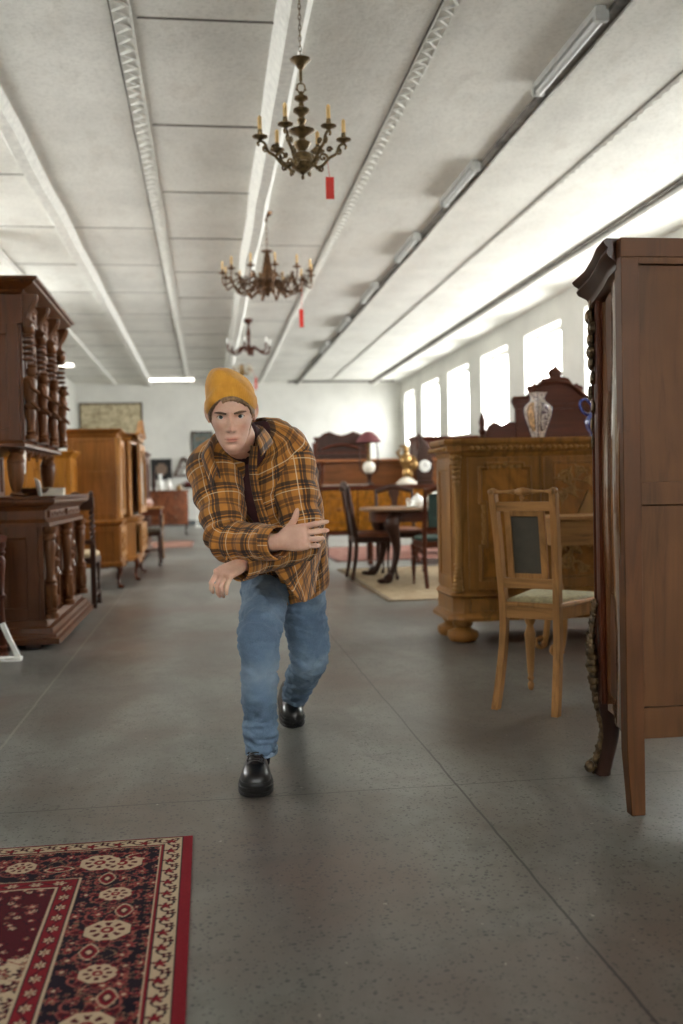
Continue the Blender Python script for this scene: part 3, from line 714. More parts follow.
# ---- pale oak wardrobe with a bowed centre
def wardrobe():
    e = empty('oak_wardrobe', (-.93, 12.0, 0), PI / 2, 'large pale oak wardrobe with arched centre door and claw feet behind the buffet', 'wardrobe')
    O = M['oak']; P = M['oak_pale']; D = .5
    # plan outline of the front: side bays at y=0, centre bay pushed out to -.13
    def plan(o=0.0, L_=1.4):
        return [(-L_ - o, D), (-L_ - o, -.02 - o), (-.62, -.0 - o), (-.5 - o * .5, -.12 - o), (-.2, -.15 - o), (.2, -.15 - o), (.5 + o * .5, -.12 - o), (.62, -.0 - o), (L_ + o, -.02 - o), (L_ + o, D)]
    def slab(pr, L_=1.4): return [[(x, y, z) for x, y in plan(o, L_)] for o, z in pr]
    b = MB(); b.loft(slab([(0, .22), (.02, .235), (.02, .27), (.0, .29), (0, .66), (.015, .67), (.03, .69), (.03, .705), (0, .72)])); b.build('lower_carcass', O, e, ang=30)
    b = MB(); b.loft(slab([(-.03, .72), (-.03, 1.60)])); b.build('upper_carcass', O, e, ang=30)
    b = MB(); b.loft(slab([(-.03, 1.58), (-.01, 1.6), (-.005, 1.62), (.03, 1.645), (.045, 1.655), (.045, 1.67)])); b.build('cornice', O, e, ang=30)
    # pagoda crest over the centre
    b = MB(); pts = [(-.58, 1.66), (-.5, 1.675), (-.38, 1.70), (-.22, 1.74), (-.1, 1.79), (0, 1.83), (.1, 1.79), (.22, 1.74), (.38, 1.70), (.5, 1.675), (.58, 1.66)]
    b.prism(pts[::-1] + [(-.58, 1.6), (.58, 1.6)][0:0] + [(-.5, 1.6), (.5, 1.6)], -.17, -.14); b.tube([(x, -.17, z) for x, z in pts], .018, 8); b.tube([(x, -.19, z + .008) for x, z in pts], .01, 8)
    acanthus(b, 0, 1.7, -.175, .1, .2); b.build('crest', P, e, ang=30)
    for s in (-1, 1):
        b = MB(); b.T = Matrix.Translation((s * (1.375), 0, 0)) @ Matrix.Rotation(s * PI / 2, 4, 'Z')
        A = (-D, .01) if s < 0 else (-.01, D)
        framed(b, A[0], A[1], .73, 1.6, 0, .06, .02, mould=.008); b.box(A[0] + .06, A[1] - .06, .0, .016, 1.17, 1.23); b.build('side_panel', O, e, bevel=.003)
        b = MB(); b.T = Matrix.Translation((s * (1.41), 0, 0)) @ Matrix.Rotation(s * PI / 2, 4, 'Z'); framed(b, A[0], A[1], .3, .65, 0, .06, .014, mould=.008); b.build('side_panel', O, e, bevel=.003)
    for s in (-1, 1):
        x0, x1 = sorted((s * .66, s * 1.34))
        for nm, z0, z1 in (('door', .76, 1.56), ('lower_door', .31, .64)):
            b = MB(); framed(b, x0, x1, z0, z1, -.03, .06, .03, mould=.012); xc = (x0 + x1) / 2
            d = b.build(nm, P, e, bevel=.003)
            b = MB(); moulding_rect(b, x0 + .1, x1 - .1, z0 + .1, z1 - .1, -.012, .012); acanthus(b, xc, z1 - .1, -.02, .14, .22); acanthus(b, xc, z0 + .12, -.02, .12, .2); b.build('door_carving', P, d)
    for s in (-1, 1):
        x0, x1 = sorted((s * .02, s * .5))
        b = MB(); framed(b, x0, x1, .31, .64, -.185, .06, .03, mould=.012); acanthus(b, (x0 + x1) / 2, .475, -.175, .2, .22); b.build('lower_door', P, e, bevel=.003)
    b = MB(); framed(b, -.5, .5, .76, 1.56, -.185, .08, .03, mould=.012); d = b.build('arched_door', P, e, bevel=.003)
    b = MB(); pts = [(-.4, .84), (.4, .84), (.4, 1.3), (.3, 1.42), (.12, 1.46), (0, 1.5), (-.12, 1.46), (-.3, 1.42), (-.4, 1.3)]; b.prism(pts, -.176, -.168); b.build('glass', plain('dark_cabinet_glass', (44, 38, 36), .06, coat=.6), d)
    b = MB(); b.tube([(x, -.18, z) for x, z in pts + pts[:1]], .015, 7); b.build('glazing_bead', P, d)
    for x in (-1.37, -.58, .58, 1.37):
        b = MB(); yy = -.02 if abs(x) > 1 else -.06; b.lathe([(.035, .73), (.035, .76), (.026, .78), (.028, 1.5), (.035, 1.53), (.035, 1.58)], (x, yy, 0), 14); b.build('column', P, e)
    for x, y in ((-1.33, .02), (-.5, -.1), (.5, -.1), (1.33, .02), (-1.33, D - .06), (1.33, D - .06)):
        b = MB(); sx = -1 if x < 0 else 1
        for (r_, z_) in ((0, 0),): pass
        cabriole(b, x, y, .24, .032, sx * .7, -.7 if y < .2 else .3)
        for k in range(3): b.ball((x + sx * (.05 + .0 * k) * .7 + (k - 1) * .02, y - .045, .018), (.012, .022, .018), 7, 5)
        b.build('claw_foot', M['mahog'], e)
    b = MB(); pts = [(-1.38, .24), (-1.2, .22), (-1.0, .19), (-.8, .21), (-.62, .17), (-.62, .25), (-1.38, .25)]
    b.prism(pts, -.01, .01); b.prism([(-x, z) for x, z in pts][::-1], -.01, .01); pts = [(-.5, .22), (-.25, .2), (0, .16), (.25, .2), (.5, .22), (.5, .25), (-.5, .25)]; b.prism(pts, -.14, -.12); b.build('apron', P, e, bevel=.003)
wardrobe()
# ---- yellow cabinet glimpsed between buffet and wardrobe, gilded lamp on it
def plain_cupboard(name, loc, rz, w, d, h, m, label, cat, m2=None, doors=2, feet=.08, group=None, crest=False):
    e = empty(name, loc, rz, label, cat, group); m2 = m2 or m
    b = MB(); b.box(-w / 2, w / 2, .0, d, feet, h - .05); b.build('carcass', m, e, bevel=.003)
    b = MB(); b.loft([[(-w / 2 - o, -o, z), (w / 2 + o, -o, z), (w / 2 + o, d, z), (-w / 2 - o, d, z)] for o, z in ((0, h - .07), (.02, h - .05), (.03, h - .03), (.05, h - .015), (.05, h))]); b.build('cornice', m, e, ang=30)
    b = MB(); b.loft([[(-w / 2 - o, -o, z), (w / 2 + o, -o, z), (w / 2 + o, d, z), (-w / 2 - o, d, z)] for o, z in ((.03, feet), (.03, feet + .04), (.01, feet + .06), (0, feet + .07))]); b.build('plinth', m, e, ang=30)
    for k in range(doors):
        x0 = -w / 2 + .03 + k * (w - .06) / doors; x1 = x0 + (w - .06) / doors - .01
        bb = MB(); framed(bb, x0, x1, feet + .1, h - .1, -.022, .07, .022, mould=.01); dd = bb.build('door', m2, e, bevel=.003)
        b = MB(); b.ball((x1 - .035 if k % 2 == 0 else x0 + .035, -.035, h * .55), .014); b.build('knob', M['brass'], dd)
    for sx in (-1, 1):
        for y in (.05, d - .07):
            b = MB(); b.lathe([(.02, 0), (.045, .015), (.05, .04), (.03, .06), (.03, feet)], (sx * (w / 2 - .07), y, 0), 14); b.build('foot', m, e)
    for s in (-1, 1):
        b = MB(); b.T = Matrix.Translation((s * (w / 2 + .012), 0, 0)) @ Matrix.Rotation(s * PI / 2, 4, 'Z'); A = (-d, 0) if s < 0 else (0, d)
        framed(b, A[0], A[1], feet + .08, h - .07, 0, .06, .014, mould=.008); b.build('side_panel', m, e, bevel=.003)
    return e
plain_cupboard('oak_cupboard', (-1.72, 9.95, 0), 0, .8, .45, 1.42, wood('honey_oak', (168, 108, 34), rough=.35), 'honey coloured cupboard half hidden behind the carved buffet and beside the pale wardrobe', 'cupboard')
e = empty('table_lamp', (-1.47, 10.1, 1.42), 0, 'gilded table lamp with a cream globe on the honey coloured cupboard', 'lamp')
b = MB(); b.lathe([(.05, 0), (.055, .01), (.02, .02), (.015, .05), (.03, .07), (.012, .09), (.02, .1)], seg=16); b.build('base', M['dark'], e)
b = MB(); b.lathe([(.02, .1), (.06, .12), (.085, .16), (.08, .2), (.05, .225), (.035, .24), (0, .24)], seg=20); b.build('lamp_shade', M['gilt'], e)
# ---- beyond the wardrobe: dark tall cabinet, chair, side table, striped dresser
plain_cupboard('dark_cabinet', (-.93, 15.9, 0), PI / 2, 1.0, .5, 1.6, M['mahog'], 'narrow dark mahogany cabinet just beyond the pale oak wardrobe', 'cabinet')
b = MB(); 
def simple_chair(e, w, d, sh, bh, m, seatm, arms=False, backm=None, turned_front=False, rake=.08, curve=0.0, cm=None, seat_round=False):
    "chair facing -Y in local space"
    for s in (-1, 1):
        b = MB(); pts = [(s * (w - .01), d + .05, 0), (s * w, d + .01, sh * .5), (s * w, d, sh), (s * w, d + rake * .5 + curve, (sh + bh) / 2), (s * w, d + rake, bh)]
        sp = spline(pts, 16); b.tube([tuple(p) for p in sp], [.019 + .004 * math.sin(i / 15 * PI) for i in range(16)], 8); b.build('back_leg', m, e)
        b = MB()
        if turned_front: b.lathe([(r, z) for r, z in turned(sh - .04, .026, 2)], (s * (w + .02), -d, 0), 12)
        else: cabriole(b, s * (w + .01), -d + .02, sh - .04, .024, s * .5, -.5)
        b.build('front_leg', m, e)
        if arms:
            b = MB(); b.tube([tuple(p) for p in spline([(s * w, d + rake * .4, sh + .24), (s * (w + .05), 0, sh + .22), (s * (w + .05), -d * .7, sh + .2), (s * (w + .03), -d * .8, sh)], 14)], .017, 8); b.build('armrest', m, e)
    b = MB(); b.box(-w - .02, w + .02, -d - .02, d + .01, sh - .06, sh); b.build('seat_rail', m, e, bevel=.006)
    b = MB(); b.loft([[(-(w + .015) * k, -(d + .02) * k, z), ((w + .015) * k, -(d + .02) * k, z), ((w) * k, (d - .01) * k, z), (-(w) * k, (d - .01) * k, z)] for k, z in ((.97, sh), (1.0, sh + .015), (.97, sh + .035), (.8, sh + .05), (.4, sh + .056))]); b.build('seat_cushion', seatm, e, bevel=.008)
    b = MB(); sp = spline([(-w, d + rake, bh - .03), (-w * .5, d + rake + .01, bh + .005), (0, d + rake + .015, bh + .03), (w * .5, d + rake + .01, bh + .005), (w, d + rake, bh - .03)], 16)
    b.tube([tuple(p) for p in sp], [.024 + .01 * math.sin(PI * i / 15) for i in range(16)], 8); b.build('crest_rail', cm or m, e)
    if backm:
        b = MB(); zz0 = sh + .14; R = []
        for t in np.linspace(0, 1, 8):
            z = zz0 + (bh - .05 - zz0) * t; y = d + rake * (z - sh) / (bh - sh); R.append([(-w + .03, y + .0, z), (-w * .4, y - .02, z), (w * .4, y - .02, z), (w - .03, y, z), (w - .03, y + .025, z), (w * .4, y + .022, z), (-w * .4, y + .022, z), (-w + .03, y + .025, z)])
        b.loft(R); b.build('back_pad', backm, e)
        b = MB(); b.box(-w, w, d + .005, d + .03, sh + .1, sh + .145); b.build('lower_rail', m, e, bevel=.005)
    else:
        b = MB(); pts = []
        for t in np.linspace(0, 1, 10):
            z = sh + (bh - sh) * t; hw = .035 + .035 * math.sin(t * PI * 1.5) ** 2; y = d + rake * t
            pts.append([(-hw, y - .006, z), (hw, y - .006, z), (hw, y + .008, z), (-hw, y + .008, z)])
        b.loft(pts); b.build('back_splat', m, e)
e = empty('dining_chair', (-.86, 13.75, 0), PI / 2, 'dark wooden chair with grey upholstered back just past the pale wardrobe', 'chair')
simple_chair(e, .22, .22, .46, 1.0, M['dark'], M['greyback'], backm=M['greyback'])
# small side table with dark and pale legs
e = empty('side_table', (-.78, 15.0, 0), 0, 'small side table with a pale top between dark chair and striped dresser', 'table')
b = MB(); b.box(-.22, .13, -.18, .2, .74, .77); b.build('tabletop', M['oak_pale'], e, bevel=.006)
b = MB(); b.box(-.19, .1, -.15, .17, .64, .74); b.build('apron', M['mahog'], e, bevel=.004)
for sx in (-.18, .1):
    for sy in (-.14, .16):
        b = MB(); mm = M['oak_pale'] if sx > 0 and sy > 0 else M['dark']; b.lathe(turned(.65, .03), (sx, sy, 0), 12); b.build('leg', mm, e)
b = MB(); b.box(-.16, .08, -.13, .15, .12, .14); b.build('shelf', M['dark'], e, bevel=.003)
tag(disc_thing('small_vase', [(.03, 0), (.06, .03), (.07, .07), (.04, .11), (.05, .13), (.04, .13), (.02, .1)], (-.86, 14.95, .77), plain('pinkish_glaze', (196, 164, 154), .3), 'small pinkish white vase on the little side table', 'vase'))
# striped dresser
def dresser():
    Y = 22.2
    e = empty('striped_dresser', (-.95, Y, 0), 0, 'bow-fronted reddish striped dresser on short legs by the back wall', 'dresser')
    b = MB(); pl = []
    hw, d = .52, .5
    def outline(o): 
        P = [(hw + o, .45), (hw + o, .05)]
        for k in range(9): a = PI * k / 8; P.append(((hw - .02 + o) * math.cos(a), .05 - (.12 + o) * math.sin(a)))
        return P + [(-hw - o, .05), (-hw - o, .45)]
    b.loft([[(x, y, z) for x, y in outline(o)] for o, z in ((-.01, .24), (.01, .25), (.01, .28), (0, .29), (.01, .6), (0, .95), (.03, .97), (.03, 1.0))]); b.build('carcass', M['striped'], e, ang=30)
    for k in range(3):
        z0 = .32 + k * .21; b = MB()
        R = [[(x, y - .0, z0 + dz) for x, y in outline(.012)[2:11]] + [(x, y + .03, z0 + dz) for x, y in outline(0)[2:11][::-1]] for dz in (0, .195)]
        b.loft(R); dr = b.build('drawer', M['striped'], e, ang=30)
        for s in (-1, 1): 
            b = MB(); b.ball((s * .26, -.075, z0 + .1), .02); b.build('knob', M['brass'], dr)
    for sx in (-1, 1):
        for y in (.08, .4):
            b = MB(); cabriole(b, sx * .46, y, .26, .03, sx * .7, -.6); b.build('leg', M['dark'], e)
    b = MB(); b.box(-.5, .5, .02, .44, .985, 1.0); return e
dresser()
for i, (x, r, h, mk, lb) in enumerate(((-1.16, .06, .42, 'dark', 'tall dark bottle vase at the left of the striped dresser top'), (-1.02, .08, .36, 'china', 'white figure-shaped jar in the middle of the dresser top'), (-.83, .07, .26, 'china', 'short white jug toward the right of the dresser top'), (-.62, .07, .12, 'gilt', 'low gilded bowl at the right end of the dresser top'))):
    disc_thing('jar', [(r * .5, 0), (r * .6, h * .03), (r, h * .3), (r * .9, h * .5), (r * .4, h * .7), (r * .35, h * .8), (r * .55, h * .9), (r * .5, h), (0, h * .98)], (x, 22.3 + .05 * i, 1.0), M[mk], lb, 'jar', 16)
# rugs
def small_rug(name, x0, x1, y0, y1, c1, c2, label):
    m, nt, bb = newmat(name + '_weave'); v = tex(nt); n = noise_(nt, v, 9, 5, .7)
    L(nt, ramp(nt, n, [(.38, c1), (.6, c2)]), bb.inputs['Base Color']); bb.inputs['Roughness'].default_value = .95; bb.inputs['Specular IOR Level'].default_value = .1
    m2 = plain(name + '_edge', tuple(x * .8 for x in c1), .95)
    b = MB(); b.box((x0 - x1) / 2, (x1 - x0) / 2, (y0 - y1) / 2, (y1 - y0) / 2, 0, .008)
    o = tag(b.build(name, m, loc=((x0 + x1) / 2, (y0 + y1) / 2, .0), bevel=.003), label, 'rug')
    b = MB(); 
    hx, hy = (x1 - x0) / 2, (y1 - y0) / 2; w = .05
    b.box(-hx, hx, -hy, -hy + w, .008, .011); b.box(-hx, hx, hy - w, hy, .008, .011); b.box(-hx, -hx + w, -hy + w, hy - w, .008, .011); b.box(hx - w, hx, -hy + w, hy - w, .008, .011)
    b.build('border', m2, o)
    return o
small_rug('pinkish_rug', -1.3, -.27, 17.6, 19.6, (140, 98, 86), (166, 128, 112), 'small pinkish rug on the floor in front of the striped dresser')
# ---- things on the back wall
def wallpic(name, x0, x1, z0, z1, fm, cm, label, cat='picture', fw=.04, Y=YB):
    e = empty(name, ((x0 + x1) / 2, Y, z0), 0, label, cat); w, h = x1 - x0, z1 - z0
    b = MB(); b.box(-w / 2, w / 2, -.04, 0, 0, fw); b.box(-w / 2, w / 2, -.04, 0, h - fw, h); b.box(-w / 2, -w / 2 + fw, -.04, 0, fw, h - fw); b.box(w / 2 - fw, w / 2, -.04, 0, fw, h - fw); b.build('frame', fm, e, bevel=.006)
    b = MB(); b.box(-w / 2 + fw, w / 2 - fw, -.025, -.001, fw, h - fw); b.build('canvas', cm, e); return e
m, nt, bb = newmat('faded_landscape'); v = tex(nt, 'Generated'); n = noise_(nt, tex(nt, 'Generated', (3, 1, 5)), 2.4, 6, .65, 1.2); n2 = noise_(nt, tex(nt, 'Generated', (6, 1, 1.6), rot=(0, .6, 0)), 3, 5, .7, .5)
c = ramp(nt, n, [(.4, (150, 136, 108)), (.55, (196, 184, 152))]); c = mixc(nt, ramp(nt, n2, [(.36, (.75,) * 3 + (1,)), (.46, (0, 0, 0, 1))]), c, (120, 104, 82)); L(nt, c, bb.inputs['Base Color']); bb.inputs['Roughness'].default_value = .7
e = wallpic('framed_picture', -3.43, -1.72, 2.0, 3.44, M['dark'], m, 'large faded landscape picture in a thin dark frame high on the back wall')
for s in (-.35, .5):
    pass
m, nt, bb = newmat('blue_green_painting'); n = noise_(nt, tex(nt, 'Generated', (2, 1, 2)), 2, 5, .6, .6); L(nt, ramp(nt, n, [(.4, (58, 62, 54)), (.5, (92, 106, 106)), (.62, (112, 88, 60))]), bb.inputs['Base Color'])
wallpic('framed_picture', -.4, .2, 2.02, 2.62, M['dark'], m, 'small blue-green painting on the back wall behind the man')
m, nt, bb = newmat('dark_cloth_medallion'); tc = N(nt, 'ShaderNodeTexCoord'); sx = N(nt, 'ShaderNodeSeparateXYZ'); L(nt, tc.outputs['Generated'], sx.inputs[0])
dx = math_(nt, 'SUBTRACT', sx.outputs[0], .5); dz = math_(nt, 'SUBTRACT', sx.outputs[2], .5); r = math_(nt, 'SQRT', math_(nt, 'ADD', math_(nt, 'POWER', dx, 2), math_(nt, 'POWER', dz, 2))); a = math_(nt, 'ARCTAN2', dz, dx)
rr = math_(nt, 'ADD', r, math_(nt, 'MULTIPLY', math_(nt, 'COSINE', math_(nt, 'MULTIPLY', a, 8)), .02)); wv = math_(nt, 'SINE', math_(nt, 'MULTIPLY', rr, 70))
ins = math_(nt, 'LESS_THAN', rr, .33); msk = math_(nt, 'MULTIPLY', ins, math_(nt, 'ADD', math_(nt, 'MULTIPLY', wv, .25), .45))
L(nt, mixc(nt, msk, (26, 24, 24), (168, 140, 118)), bb.inputs['Base Color']); bb.inputs['Roughness'].default_value = .8
wallpic('framed_picture', -1.53, -.96, 1.28, 1.87, M['black'], m, 'black square picture with a pale round medallion above the striped dresser')
# triangular shelf
e = empty('triangular_shelf', (-.62, YB, 1.38), 0, 'dark triangular wall shelf with a white ornament, right of the medallion picture', 'shelf')
b = MB(); b.obox((-.14, -.04, .26), (.46, 0, 1), (0, 1, 0), (1, 0, -.46), .29, .04, .025); b.build('side', M['mahog'], e, bevel=.004)
b = MB(); b.obox((.14, -.04, .26), (-.46, 0, 1), (0, 1, 0), (1, 0, .46), .29, .04, .025); b.build('side', M['mahog'], e, bevel=.004)
b = MB(); b.box(-.3, .3, -.1, 0, 0, .03); b.build('shelf_board', M['mahog'], e, bevel=.004)
b = MB(); b.box(-.15, .15, -.08, 0, .24, .26); b.build('shelf_board', M['mahog'], e, bevel=.004)
disc_thing('ornament', [(.03, 0), (.05, .03), (.07, .09), (.03, .14), (.05, .17), (.0, .2)], (-.62, YB - .055, 1.41), M['china'], 'white ornament standing on the triangular wall shelf', 'ornament', 14)
e = empty('wall_shelf', (-.5, YB, 1.12), 0, 'small dark red wall shelf under the triangular shelf', 'shelf')
b = MB(); b.box(-.2, .2, -.12, 0, 0, .03); b.build('shelf_board', M['mahog'], e, bevel=.004)
b = MB(); b.prism([(-.18, 0), (.18, 0), (.12, -.07), (-.12, -.07)], -.03, 0); b.build('shelf_bracket', M['mahog'], e)
tag_b = MB(); tag_b.box(-.12, .12, -.05, .05, 0, .07); o = mesh1('red_box', tag_b, plain('red_lacquer', (110, 44, 50), .4), 'small red box lying on the dark red wall shelf', 'box', loc=(-.48, YB - .065, 1.15), bevel=.008)
e = empty('white_stand', (-.28, 26.6, 0), 0, 'thin white pedestal table by the back wall beside the dresser', 'table')
b = MB(); b.lathe([(.13, .78), (.15, .79), (.15, .82), (.0, .82)], seg=20); b.build('tabletop', M['white'], e)
b = MB(); b.lathe([(.14, 0), (.14, .02), (.03, .04), (.02, .4), (.03, .74), (.06, .78)], seg=16); b.build('pedestal', M['white'], e)
disc_thing('white_bowl', [(.03, 0), (.05, .01), (.09, .07), (.1, .1), (.085, .1), (.04, .04), (0, .03)], (-.28, 26.6, .82), M['china'], 'white bowl on the thin white pedestal table', 'bowl', 18)
# ================================================================== RIGHT SIDE
# ---- tall armoire seen from its plain back, nearest on the right
def armoire():
    ox, oy = 1.25, 2.87
    e = empty('armoire', (ox, oy, 0), 0, 'tall brown armoire at the right edge, plain panelled back to the viewer', 'armoire')
    A, G, P = M['arm'], M['arm_gloss'], M['arm_panel']; Wd = 1.5
    z0, z1 = .27, 1.70
    def mir(pts): return pts + [(Wd - x, y) for x, y in reversed(pts)]
    side = [(0, 0), (.016, .1), (.035, .2), (.06, .33)]
    b = MB(); pl = mir([(.012, .03)] + [(x + .006, y) for x, y in side[1:]] + [(.09, .47), (.17, .51), (.4, .56)])
    b.loft([[(x, y, z) for x, y in pl] for z in (z0 + .04, z1)]); b.build('carcass', A, e, ang=30)
    # glossy shaped sides
    for q in (0, 1):
        b = MB(); ys = np.linspace(.03, .33, 14); R = []
        for z in np.linspace(z0 - .02, z1, 24):
            t = (z - z0) / (z1 - z0); bow = -.006 * math.sin(PI * t) + .004 * math.sin(3 * PI * t)
            zz = z if z > z0 else z
            rr = []
            for y in ys: x = .001 + .18 * y + bow - .007 * math.sin((y - .03) / .3 * 2 * PI); rr.append((x if not q else Wd - x, y, zz))
            rr += [((x_ + (.02 if not q else -.02)), y_, z_) for x_, y_, z_ in rr[::-1]]
            R.append(rr)
        b.loft(R); b.build('side_panel', G, e, ang=40)
        b = MB()
        for y, z in ((.1, -.02), (.16, -.045), (.2, -.03), (.25, -.05), (.3, -.02)): b.ball((.02 + .18 * y if not q else Wd - .02 - .18 * y, y, z0 + z + .01), (.008, .03, .02), 8, 5)
        b.build('side_apron', G, e)
        # canted front corner with gilt mount
        b = MB(); s = 1 if not q else -1; X = (lambda x: x if not q else Wd - x)
        R = []
        for z in np.linspace(z0, z1 - .02, 12): R.append([(X(.058), .33, z), (X(.05), .36, z), (X(.055), .41, z), (X(.075), .45, z), (X(.12), .46, z), (X(.12), .33, z)])
        b.loft(R); b.tube([(X(.052), .345, z0), (X(.052), .345, z1 - .03)], .009, 7); b.tube([(X(.07), .455, z0), (X(.07), .455, z1 - .03)], .009, 7); b.build('corner_post', M['mahog'], e, ang=30)
        b = MB()
        for i, (z, r) in enumerate(((1.63, .018), (1.59, .026), (1.55, .03), (1.51, .022), (1.47, .03), (1.43, .02), (1.38, .018), (1.33, .014), (1.28, .012), (1.22, .010), (1.16, .008))):
            b.ball((X(.05 - .006 * (i % 2)), .41 + .008 * math.sin(i * 2), z), (r * .62, r * .9, .026), 8, 6)
            b.ball((X(.042), .395, z - .015), r * .4, 7, 5)
        b.build('bronze_mount', M['ormolu'], e)
        # cabriole front leg with mount
        b = MB(); pts = spline([(X(.075), .44, 0), (X(.088), .43, .06), (X(.1), .42, .16), (X(.09), .41, .28), (X(.085), .4, .4)], 18); rd = [.03, .028, .026, .026, .026, .027, .028, .03, .032, .034, .036, .038, .04, .04, .04, .04, .038, .036]
        b.tube([tuple(p) for p in pts], rd, 12); b.build('front_leg', M['dark'], e)
        b = MB(); sp = spline([(X(.046), .45, .02), (X(.058), .44, .07), (X(.07), .42, .16), (X(.048), .42, .28), (X(.036), .415, .40), (X(.034), .415, .5), (X(.046), .41, .6)], 34)
        for i, p in enumerate(sp):
            r = .008 + .011 * math.exp(-((i - 22) / 5) ** 2) + .005 * abs(math.sin(i * 1.1)); b.ball(tuple(p), (r, r * 1.1, .022), 8, 5)
            if i % 2: b.ball((p[0] + s * .004, p[1] - r * .9, p[2]), r * .55, 7, 5); b.ball((p[0] - s * r * .7, p[1], p[2] + .01), r * .5, 7, 5)
        for k in range(3): b.ball((X(.03 + .012 * k), .455 + .015 * (k - 1), .03), (.02, .018, .022), 8, 6)
        b.build('leg_mount', M['ormolu'], e)
        # square back post and leg
        b = MB(); x0, x1 = sorted((X(0), X(.057)))
        b.loft([[(x0 + (.012 if not q else 0), 0, 0), (x1 - (.0 if not q else .012), 0, 0), (x1 - (0 if not q else .012), .04, 0), (x0 + (.012 if not q else 0), .04, 0)]] + [[(x0, -.0, z), (x1, -.0, z), (x1, .05, z), (x0, .05, z)] for z in (.2, .3, 1.0, z1 + .0)])
        b.build('back_leg', A, e, bevel=.003, ang=30)
    b = MB()
    for za, zb in ((.235, .33), (.95, 1.02), (1.68, 1.755)): b.box(.057, Wd - .057, .003, .03, za, zb)
    b.box(Wd / 2 - .04, Wd / 2 + .04, .003, .03, .33, .95); b.box(Wd / 2 - .04, Wd / 2 + .04, .003, .03, 1.02, 1.68)
    b.build('back_frame', P, e, bevel=.002)
    for za, zb in ((.33, .95), (1.02, 1.68)):
        for xa, xb in ((.057, Wd / 2 - .04), (Wd / 2 + .04, Wd - .057)):
            b = MB(); b.box(xa, xb, .022, .03, za, zb); b.build('back_board', P, e)
    b = MB(); b.box(0, Wd, .0, .05, z1, 1.758); b.build('top_rail', A, e, bevel=.003)
    # cornice, flaring towards the front corner
    b = MB(); R = []
    base = [(.02, .035), (.02, .1), (.04, .2), (.06, .33), (.075, .42), (.14, .475), (.3, .52), (Wd / 2, .57)]
    for o, z in ((0, 1.655), (.012, 1.66), (.022, 1.668), (.02, 1.68), (.026, 1.695), (.045, 1.71), (.05, 1.722), (.045, 1.735), (.055, 1.745), (.06, 1.757), (.05, 1.763)):
        pts = []
        for i, (x, y) in enumerate(base):
            if i == 0: pts.append((x - o, y, z))
            elif i < 4: pts.append((x - o, y, z - (.01 * i)))
            elif i == 4: pts.append((x - o * 1.35, y + o * .5, z - .045))
            elif i == 5: pts.append((x - o * .4, y + o, z - .03))
            else: pts.append((x, y + o, z))
        R.append(pts + [(Wd - x, y, z_) for x, y, z_ in reversed(pts[:-1])])
    b.loft(R); b.build('cornice', M['arm_moulding'], e, ang=40)
    b = MB(); b.box(Wd / 2 - .55, Wd / 2 + .55, .52, .545, .36, 1.6); b.build('front_door', G, e, bevel=.004)
    for o in [x for x in bpy.data.objects if x.parent == e]:
        for v in o.data.vertices:
            if v.co.x < Wd / 2 - .05 and v.co.y > .03: v.co.x += .055 * (v.co.y - .03) * min(1, (Wd / 2 - v.co.x) / .3)
armoire()
